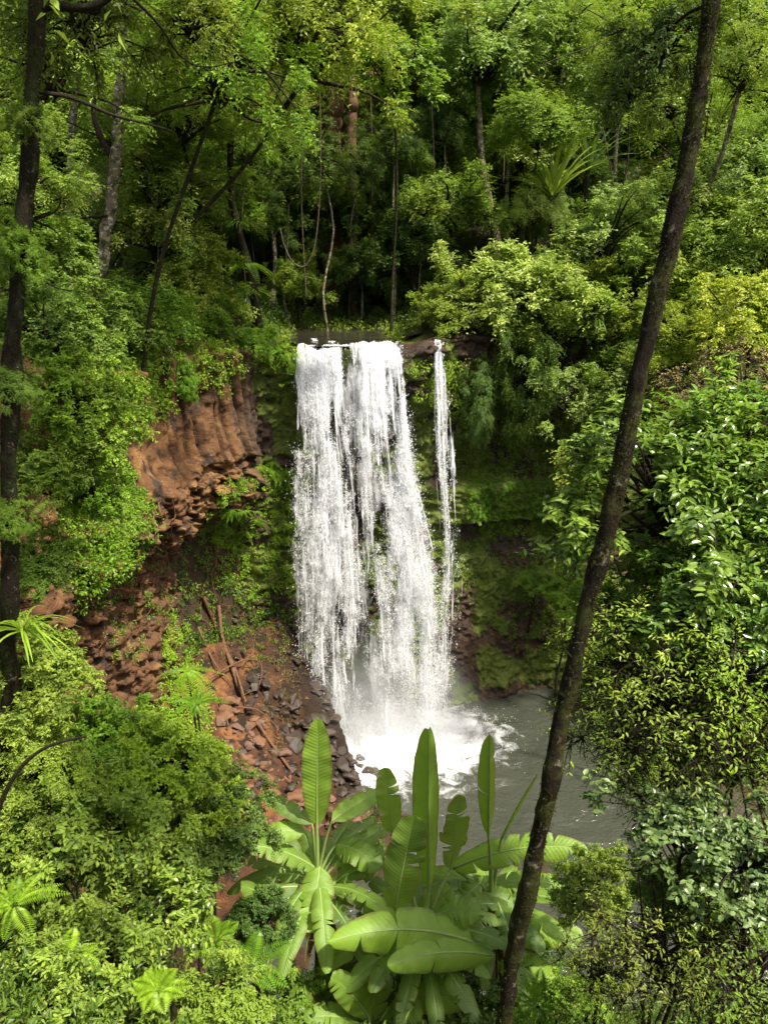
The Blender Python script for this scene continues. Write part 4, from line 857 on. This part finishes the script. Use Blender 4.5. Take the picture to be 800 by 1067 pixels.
# ------------------------------------------------------------------ left bank
LG = 'leafy trees and shrubs covering the left bank'
for px, py, Y, R, kit, mat, lab, kw in [
    (190, 290, 30, 1.7, 'shrub2', 'yellow', 'sunlit yellow shrub above the left cliff top', {}),
    (215, 335, 29, 1.2, 'shrub', 'vivid', 'bright green shrub on the left cliff top', {}),
    (262, 358, 29.2, .8, 'shrub2', 'vivid', 'small bright bush at the left cliff edge next to the waterfall', dict(cliff=.8)),
    (165, 330, 27, 1.4, 'shrub2', 'vivid', 'broad bright shrub left of the bare rock face', dict(cliff=.8)),
    (138, 375, 24.5, .8, 'hang', 'vivid', 'trailing bright foliage hanging over the left end of the bare rock', dict(cliff=.8)),
    (195, 395, 26, .5, 'hang', 'fern', 'small trailing bush hanging on the bare rock face', dict(cliff=.8)),
    (120, 330, 24.5, 1.5, 'shrub2', 'mid', 'bushy tree left of the sunlit yellow shrub', {}),
    (48, 350, 13.5, .95, 'bush', 'mid', 'fine leaved tree behind the dark mossy trunk', dict(cliff=.8)),
    (82, 425, 12.8, .85, 'bush', 'vivid', 'vine covered bush beside the left end of the cliff', dict(cliff=.8)),
    (55, 490, 12.2, .85, 'bush', 'mid', 'vine covered bush behind the lower dark mossy trunk', dict(cliff=.8)),
    (98, 520, 12.8, .6, 'bush', 'vivid', 'trailing green bush over the orange earth bank', dict(cliff=.8)),
    (45, 590, 11.8, .62, 'bush', 'mid', 'leafy bush above the orange earth bank', dict(cliff=.8)),
    (112, 450, 21, .6, 'hang', 'vivid', 'narrow trailing bush at the left rim of the bare rock', dict(cliff=.8))]:
    T(px, py, Y, R, kit, mat, lab, cat='shrub', name='bank_shrub', tr=.035, group=LG, **kw)
for px, py, Y, R, kit, mat, lab, kw in [
    (50, 30, 19, 1.7, 'loose', 'mid', 'thin crowned tree above the left bank at the top left', {}),
    (225, 40, 23, 2.1, 'loose', 'vivid', 'airy yellow green crown left of centre at the top', dict(base=(-9, 24))),
    (320, 15, 27, 2.6, 'loose', 'yellow', 'airy bright crown hanging into the top edge above the shaded gap', dict(base=(-9.5, 29.5))),
    (28, 190, 16, 1.0, 'loose', 'mid', 'airy crown at the left edge behind the dark mossy trunk', {}),
    (45, 270, 18, 1.3, 'bush', 'mid', 'fine leaved crown between the two left trunks', {}),
    (168, 185, 29, 1.9, 'loose', 'mid', 'airy green crown right of the pale lichen trunk', {}),
    (188, 110, 29, 2.0, 'feath', 'mid', 'feathery olive crown right of the upper pale lichen trunk', {})]:
    T(px, py, Y, R, kit, mat, lab, tr=.08, group='airy trees of the left bank', **kw)

def trunk_thing(nm, path, Y, rad, bark, label, cat='tree', crown_at=None, twigs=(), rough=.2, fuzz=0):
    """path given by picture points at depth(s) Y"""
    Ys = np.broadcast_to(np.asarray(Y, float), (len(path),)); pts = np.array([P(a, b, y) for (a, b), y in zip(path, Ys)])
    if pts[0, 2] > gz(*pts[0, :2]): pts = np.vstack([[pts[0, 0], pts[0, 1], gz(*pts[0, :2]) - .1], pts]); rad = [rad[0] * 1.25, *rad]
    org = pts[0].copy(); root = thing(nm, org, label, cat); g = Geo()
    n = 220; q = spline(pts, n) - org; rr = np.interp(np.linspace(0, len(rad) - 1, n), np.arange(len(rad)), rad)
    rr = rr * (1 + .10 * fbm(np.stack([q[:, 2] * 2.2, 0 * rr, 0 * rr + 4], -1), 3))
    q += .5 * rr[:, None] * fbm(np.stack([q[:, 2] * 1.3, 0 * rr, 0 * rr], -1)[:, None] + np.array([[0, 7, 3], [3, 1, 9], [8, 8, 8]])[None], 2) 
    tube(g, q, rr, 16, .5, rough, 5); obj('trunk', g.mesh('trunk', True), MB[bark], root)
    if fuzz:
        rr_ = RNG(8); N = fuzz; k = rr_.integers(2, n - 1, N); a = rr_.random(N) * 6.283; nn = np.stack([np.cos(a), np.sin(a), 0 * a], -1)
        t_ = rr_.random(N)[:, None]; c_ = q[k] * (1 - t_) + q[k - 1] * t_; ps = c_ + nn * (rr[k] * .99)[:, None]
        keep = fbm(ps * np.array([6, 6, 2.5]), 3, 12) > -.15; ps, nn = ps[keep], nn[keep]
        gm = Geo(); leaves(gm, ps, unit(nn * .7 + rdir(rr_, len(ps)) + np.array([0, 0, -.3])), nn + .6 * rdir(rr_, len(ps)), .010 + .028 * rr_.random(len(ps)) ** 2, .008, rr_.random(len(ps)), LEAF2)
        obj('moss', gm.mesh('moss'), ML['moss'], root)
    for i, (tp, ty, r0, r1) in enumerate(twigs):
        g = Geo(); t = np.array([P(a, b, y) for (a, b), y in zip(tp, np.broadcast_to(np.asarray(ty, float), (len(tp),)))]) - org
        tube(g, spline(t, 24), np.linspace(r0, r1, 24), 7, .5, .1, i); obj('branch', g.mesh('branch', True), MB['twig'], root)
    for (px, py, Yc, R, kit, mat) in (crown_at or []):
        c = P(px, py, Yc) - org
        obj('branches', CR[kit][1], MB['twig'], root, c, px * .1, R); obj('foliage', CR[kit][0], ML[mat], root, c, px * .1, R)
    return root
trunk_thing('leaning_tree', [(519, 1078), (545, 930), (575, 800), (612, 640), (640, 520), (664, 400), (690, 290), (712, 180), (733, 60), (744, -60), (752, -260), (740, -520)], 5.0,
            [.074, .068, .064, .062, .060, .058, .055, .050, .045, .041, .038, .035], 'lean', 'tall dark mossy trunk leaning right across the whole right half of the photo',
            crown_at=[(740, -600, 5.2, 1.3, 'loose', 'mid'), (690, 40, 5.6, .42, 'spray', 'dark'), (655, 95, 5.9, .30, 'spray', 'dark'), (700, 110, 5.4, .22, 'spray', 'glossy')],
            twigs=[([(738, 5), (715, 15), (690, 40), (668, 85), (640, 135)], [5, 5.2, 5.5, 5.8, 6], .012, .003), ([(655, 455), (668, 470), (672, 500)], [5, 5.05, 5.1], .010, .004), ([(601, 690), (588, 676), (584, 655)], [5, 4.95, 4.9], .009, .003)], fuzz=9000)
trunk_thing('mossy_tree', [(10, 840), (12, 640), (12, 480), (14, 350), (24, 230), (34, 60), (40, -40), (46, -300)], 8.0,
            [.11, .095, .09, .085, .08, .075, .07, .06], 'dark', 'dark mossy trunk standing upright along the left edge',
            crown_at=[(60, -420, 8.4, 2.3, 'loose', 'mid'), (90, 20, 9, .8, 'spray', 'olive'), (200, 20, 9.6, .6, 'spray', 'yellow'), (14, 400, 7.95, .24, 'vine', 'mid'), (24, 262, 7.95, .26, 'vine', 'vivid'), (10, 540, 7.95, .26, 'vine', 'mid'), (30, 130, 7.95, .2, 'vine', 'mid')],
            twigs=[([(37, 25), (48, 6), (75, 8), (100, 6), (125, -12)], 8, .05, .03), ([(33, 95), (75, 102), (118, 120), (150, 128), (182, 137)], [8, 8, 8.1, 8.2, 8.3], .022, .006),
                   ([(130, -10), (165, 25), (188, 58), (215, 70), (255, 62)], [8, 8.3, 8.6, 8.8, 9], .016, .004), ([(22, 250), (40, 285), (60, 300), (95, 305)], 7.9, .014, .004)], fuzz=9000)
trunk_thing('lichen_tree', [(88, 352), (100, 300), (110, 245), (120, 180), (126, 90), (138, -10), (150, -120)], 26.0, [.20, .185, .175, .165, .155, .14, .12], 'pale', 'pale lichen blotched trunk second from the left edge, bending to the right',
            twigs=[([(118, 165), (104, 140), (98, 110), (108, 70)], 26, .11, .05), ([(112, 225), (80, 228), (55, 240)], 25.8, .05, .015)], crown_at=[(150, -200, 26, 3.6, 'loose', 'olive')])
trunk_thing('thin_pale_tree', [(70, 345), (73, 240), (76, 140), (82, 60), (84, -30)], 29, [.16, .15, .14, .13, .12], 'pale', 'thin pale trunk behind, between the dark mossy trunk and the lichen blotched trunk', crown_at=[(85, -120, 29, 2.8, 'loose', 'mid')])
for j, (px, lab) in enumerate([(346, 'thick reddish brown trunk in the shaded gap, left of two'), (366, 'thinner reddish brown trunk in the shaded gap, right of two')]):
    trunk_thing('red_barked_tree', [(px + 1, 330), (px, 220), (px - 1, 120), (px + 1, 20)], 40.5 - j, [.40 - .14 * j] * 4, 'red', lab, crown_at=[(px + 10 * j, -30, 40.5, 2.6, 'big2', 'yellow')])
# liana
g = Geo(); q = spline([P(a, b, 33) for a, b in [(332, 60), (334, 140), (333, 205), (328, 255), (318, 277), (305, 273), (296, 255), (292, 238)]], 40); tube(g, q, .03, 6)
tag(obj('liana', g.mesh('liana', True), MB['liana']), 'pale hanging liana curling up in a loop at its lower end', 'liana')

# ------------------------------------------------------------------ ferns of the cliff and foreground
r_ = RNG(91)
A, B = screen_pts(41, [(215, 560), (232, 500), (285, 478), (312, 490), (306, 560), (250, 570)], 34)
for a, b in zip(A, B): tuft(a + b * .05, .28 + .25 * r_.random(), DROOPF if r_.random() < .6 else FERN[1], 'fern', 'bright fern hanging on the damp rock wall left of the waterfall', group='ferns on the wall left of the waterfall')
A, B = screen_pts(42, [(262, 358), (312, 360), (312, 405), (298, 412), (280, 380)], 16)
for a, b in zip(A, B): tuft(a + b * .05, .32 + .25 * r_.random(), DROOPF if r_.random() < .5 else FERN[0], 'vivid', 'bright fern drooping from the cliff brink at the left side of the falls', group='ferns at the left brink of the waterfall')
for i, (px, py, Y, R, me, mat, lab) in enumerate([
    (15, 945, 6.0, .42, FERN[1], 'fern', 'large feathery fern at the lower left edge'),
    (70, 1005, 5.6, .36, FERN[0], 'fern', 'fern low in the bottom left corner, right of the large feathery one'),
    (225, 985, 7.5, .42, FERN[2], 'fern', 'fern under the left bush close to the banana plants'),
    (260, 1010, 7.8, .55, FERN[0], 'fern', 'fern at the foot of the left banana plant'),
    (165, 1035, 5.8, .34, FERN[2], 'fern', 'fern at the bottom edge left of the banana plants'),
    (560, 1050, 6.6, .45, FERN[1], 'fern', 'fern at the bottom edge right of the leaning trunk'),
    (195, 700, 20, .8, DROOPF, 'fern', 'fern clump on the earth slope below the bare rock'),
    (205, 735, 18, .7, FERN[1], 'fern', 'fern on the earth slope above the scree')]):
    sword(px, py, Y, R, mat, lab, me, 'fern', 'fern', .03)

# ------------------------------------------------------------------ foreground bushes
FG = 'foreground bushes'
for px, py, Y, R, kit, mat, lab in [
    (100, 790, 9.4, .98, 'bush', 'vivid', 'dense small leaved bush in the left foreground, upper left lobe'),
    (182, 805, 9.2, .84, 'bush', 'vivid', 'dense vine covered bush in the left foreground beside the scree'),
    (215, 875, 8.8, .80, 'bush', 'dark', 'dark side of the left foreground bush next to the banana leaves'),
    (125, 860, 8.6, 1.0, 'bush', 'mid', 'bright lobe of the left foreground bush in its middle'),
    (38, 800, 8.2, .85, 'vine', 'mid', 'leafy bush at the left edge beneath the dark mossy trunk'),
    (55, 890, 7.4, .85, 'broad', 'mid', 'bright bush at the lower left edge above the feathery fern'),
    (165, 950, 7.6, .75, 'broad', 'glossy', 'broader leaved bush low in the left foreground'),
    (105, 1000, 6.2, .65, 'broad', 'mid', 'broad leaved seedling bush at the bottom left'),
    (235, 1045, 6.6, .55, 'broad', 'mid', 'broad leaved bush at the bottom edge left of the banana plants'),
    (25, 1050, 5.2, .55, 'broad', 'mid', 'broad leaved bush in the bottom left corner'),
    (35, 700, 8.6, .7, 'bush', 'mid', 'small leaved bush behind the strappy fern at the left edge'),
    (700, 505, 8.6, 1.15, 'broad', 'glossy', 'glossy leaved small tree right of the leaning trunk'),
    (775, 555, 8.2, 1.05, 'broad', 'glossy', 'glossy leaved small tree at the right edge'),
    (770, 455, 9.6, 1.0, 'broad', 'vivid', 'bright glossy bush at the right edge below the dry thicket'),
    (735, 625, 7.8, .85, 'broad', 'glossy', 'glossy bush low behind the dark twigs at the right'),
    (612, 490, 10, .55, 'spray', 'yellow', 'spray of fresh yellow leaves just left of the leaning trunk'),
    (640, 640, 9, .6, 'broad', 'vivid', 'leafy branch mass just right of the leaning trunk'),
    (690, 720, 7.2, .95, 'twiggy', 'mid', 'leafy twiggy shrub right of the leaning trunk over the water'),
    (770, 700, 7.0, .9, 'twiggy', 'vivid', 'dark twiggy shrub at the right edge over the stream'),
    (650, 770, 7.0, .55, 'twiggy', 'mid', 'thin twiggy shrub beside the leaning trunk at the pool'),
    (712, 868, 6.2, .62, 'broad2', 'grey', 'grey green large leaved bush at the lower right'),
    (775, 895, 5.8, .55, 'broad2', 'grey', 'grey green large leaved bush at the lower right edge'),
    (690, 1000, 5.6, .70, 'twiggy', 'olive', 'tangled dark shrub at the bottom right'),
    (775, 1000, 5.3, .70, 'twiggy', 'mid', 'tangled dark shrub in the bottom right corner'),
    (300, 1055, 8.6, .60, 'broad', 'mid', 'broad leaved seedlings at the foot of the left banana plant'),
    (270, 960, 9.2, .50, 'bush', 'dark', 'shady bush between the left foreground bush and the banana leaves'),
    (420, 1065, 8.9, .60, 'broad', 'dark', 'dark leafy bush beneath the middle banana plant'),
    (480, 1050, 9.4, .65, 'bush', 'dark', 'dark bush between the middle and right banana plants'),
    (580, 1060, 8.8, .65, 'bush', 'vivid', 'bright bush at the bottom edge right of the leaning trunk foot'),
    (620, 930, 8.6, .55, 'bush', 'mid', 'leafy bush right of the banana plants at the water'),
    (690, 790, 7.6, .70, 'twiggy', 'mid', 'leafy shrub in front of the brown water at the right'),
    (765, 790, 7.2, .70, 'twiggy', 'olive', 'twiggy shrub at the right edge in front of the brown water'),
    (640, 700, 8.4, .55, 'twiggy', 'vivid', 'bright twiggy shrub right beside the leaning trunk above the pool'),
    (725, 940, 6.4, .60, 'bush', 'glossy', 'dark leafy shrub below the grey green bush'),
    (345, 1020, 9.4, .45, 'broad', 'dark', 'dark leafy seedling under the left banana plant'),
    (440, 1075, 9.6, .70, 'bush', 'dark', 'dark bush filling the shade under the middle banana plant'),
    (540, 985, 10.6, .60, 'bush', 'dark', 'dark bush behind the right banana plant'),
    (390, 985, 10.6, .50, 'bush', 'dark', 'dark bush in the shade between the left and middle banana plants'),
    (625, 1020, 5.8, .42, 'twiggy', 'mid', 'small twiggy shrub at the bottom right of the leaning trunk')]:
    q_ = P(px, py, Y); kw = dict(base=(q_[0] + 2.7, q_[1] - .4), tr=.016) if px > 560 and py < 800 and px <= 700 else {}
    T(px, py, Y, R, kit, mat, lab, cat='shrub', name='bush', **{'tr': .024, **kw}, bark='twig', crown_name='foliage', group=FG)
tuft(P(24, 658, 7.9), .62, STRAP[1], 'fern', 'strappy drooping fern growing on the dark mossy trunk at the left edge')
# roots hanging down the earth bank
r_ = RNG(66)
for i in range(16):
    px = r_.uniform(95, 235); py = r_.uniform(520, 590); pts = []
    for k in range(6):
        h = hit(px + k * r_.uniform(-3, 5), py + k * r_.uniform(12, 20))
        pts.append(h[0] + np.array([.04, -.10, .03]))
    g = Geo(); tube(g, spline(np.array(pts), 22), np.linspace(.028, .008, 22), 6, .5, .15, i)
    tag(obj('root', g.mesh('root', True), MB['root']), 'thin bare root hanging down the orange earth bank left of the falls', 'root', 'roots on the earth bank')
# arching stem and dead wood
g = Geo(); tube(g, spline([P(a, b, 6.4) for a, b in [(-12, 880), (2, 835), (22, 800), (50, 778), (90, 767)]], 30), np.linspace(.028, .012, 30), 8, .5, .1)
tag(obj('arching_stem', g.mesh('arching_stem', True), MB['twig']), 'dark bare stem arching over the left foreground bush', 'stem')
def dead(label, lines):
    pts = [[(lambda h: h[0] + h[1] * off + np.array([0, -.05, .08]))(hit(a, b)) for a, b in ln] for ln, off, *_ in lines]; org = pts[0][0]
    root = thing('dead_branch', org, label, 'dead branch'); 
    for q, (ln, off, r0, r1) in zip(pts, lines):
        g = Geo(); tube(g, spline(np.array(q) - org, 26), np.linspace(r0, r1, 26), 7, .5, .15, 2); obj('limb', g.mesh('limb', True), MB['root'], root)
dead('pale brown fallen branch with forked limbs lying down the earth slope above the scree', [
    ([(210, 622), (224, 655), (238, 690), (252, 722), (275, 765), (304, 806)], .12, .09, .05), ([(226, 632), (236, 672), (246, 700), (256, 735)], .14, .07, .035),
    ([(205, 655), (222, 690), (240, 716)], .12, .05, .02)])
dead('thin dead branch looping out beside the fallen branch', [
    ([(216, 712), (232, 698), (252, 692), (268, 700), (266, 716), (256, 728)], .35, .035, .012), ([(252, 692), (262, 680), (258, 664)], .3, .022, .008), ([(244, 740), (266, 742), (282, 756), (290, 770)], .2, .03, .01)])
# ------------------------------------------------------------------ light, sky, camera
SUN = unit(np.array([.40, -.28, .87]))
w = bpy.data.worlds.new('World'); S.world = w; w.use_nodes = True; nt = w.node_tree
sky = nt.nodes.new('ShaderNodeTexSky'); sky.sky_type = 'NISHITA'; sky.sun_disc = False
sky.sun_elevation = math.asin(SUN[2]); sky.sun_rotation = math.atan2(SUN[0], SUN[1])
bg = nt.nodes['Background']; sky.dust_density = 5.0; sky.ozone_density = .3; bg.inputs[1].default_value = .15; nt.links.new(sky.outputs[0], bg.inputs[0])
ld = bpy.data.lights.new('sun', 'SUN'); ld.energy = 5.0; ld.angle = math.radians(2); ld.color = (1, .94, .80)
lo = bpy.data.objects.new('sun', ld); COL.objects.link(lo); lo.location = (20, 5, 60)
lo.rotation_euler = Vector(SUN).to_track_quat('Z', 'Y').to_euler()
cam = bpy.data.cameras.new('camera'); co = bpy.data.objects.new('camera', cam); COL.objects.link(co)
cam.sensor_fit = 'VERTICAL'; cam.sensor_height = 24; cam.lens = 12 * FPX / 533.5; cam.clip_end = 1000; cam.clip_start = .05
co.location = (0, 0, CAMZ); co.rotation_euler = (math.pi / 2 - PITCH, 0, 0); S.camera = co
S.view_settings.view_transform = 'Standard'; S.view_settings.look = 'None'; S.view_settings.exposure = 0
c = S.cycles; c.film_exposure = 1.52; c.max_bounces = 6; c.diffuse_bounces = 4; c.volume_bounces = 1; c.glossy_bounces = 2; c.transmission_bounces = 4; c.transparent_max_bounces = 40
c.use_denoising = True; c.caustics_reflective = False; c.caustics_refractive = False
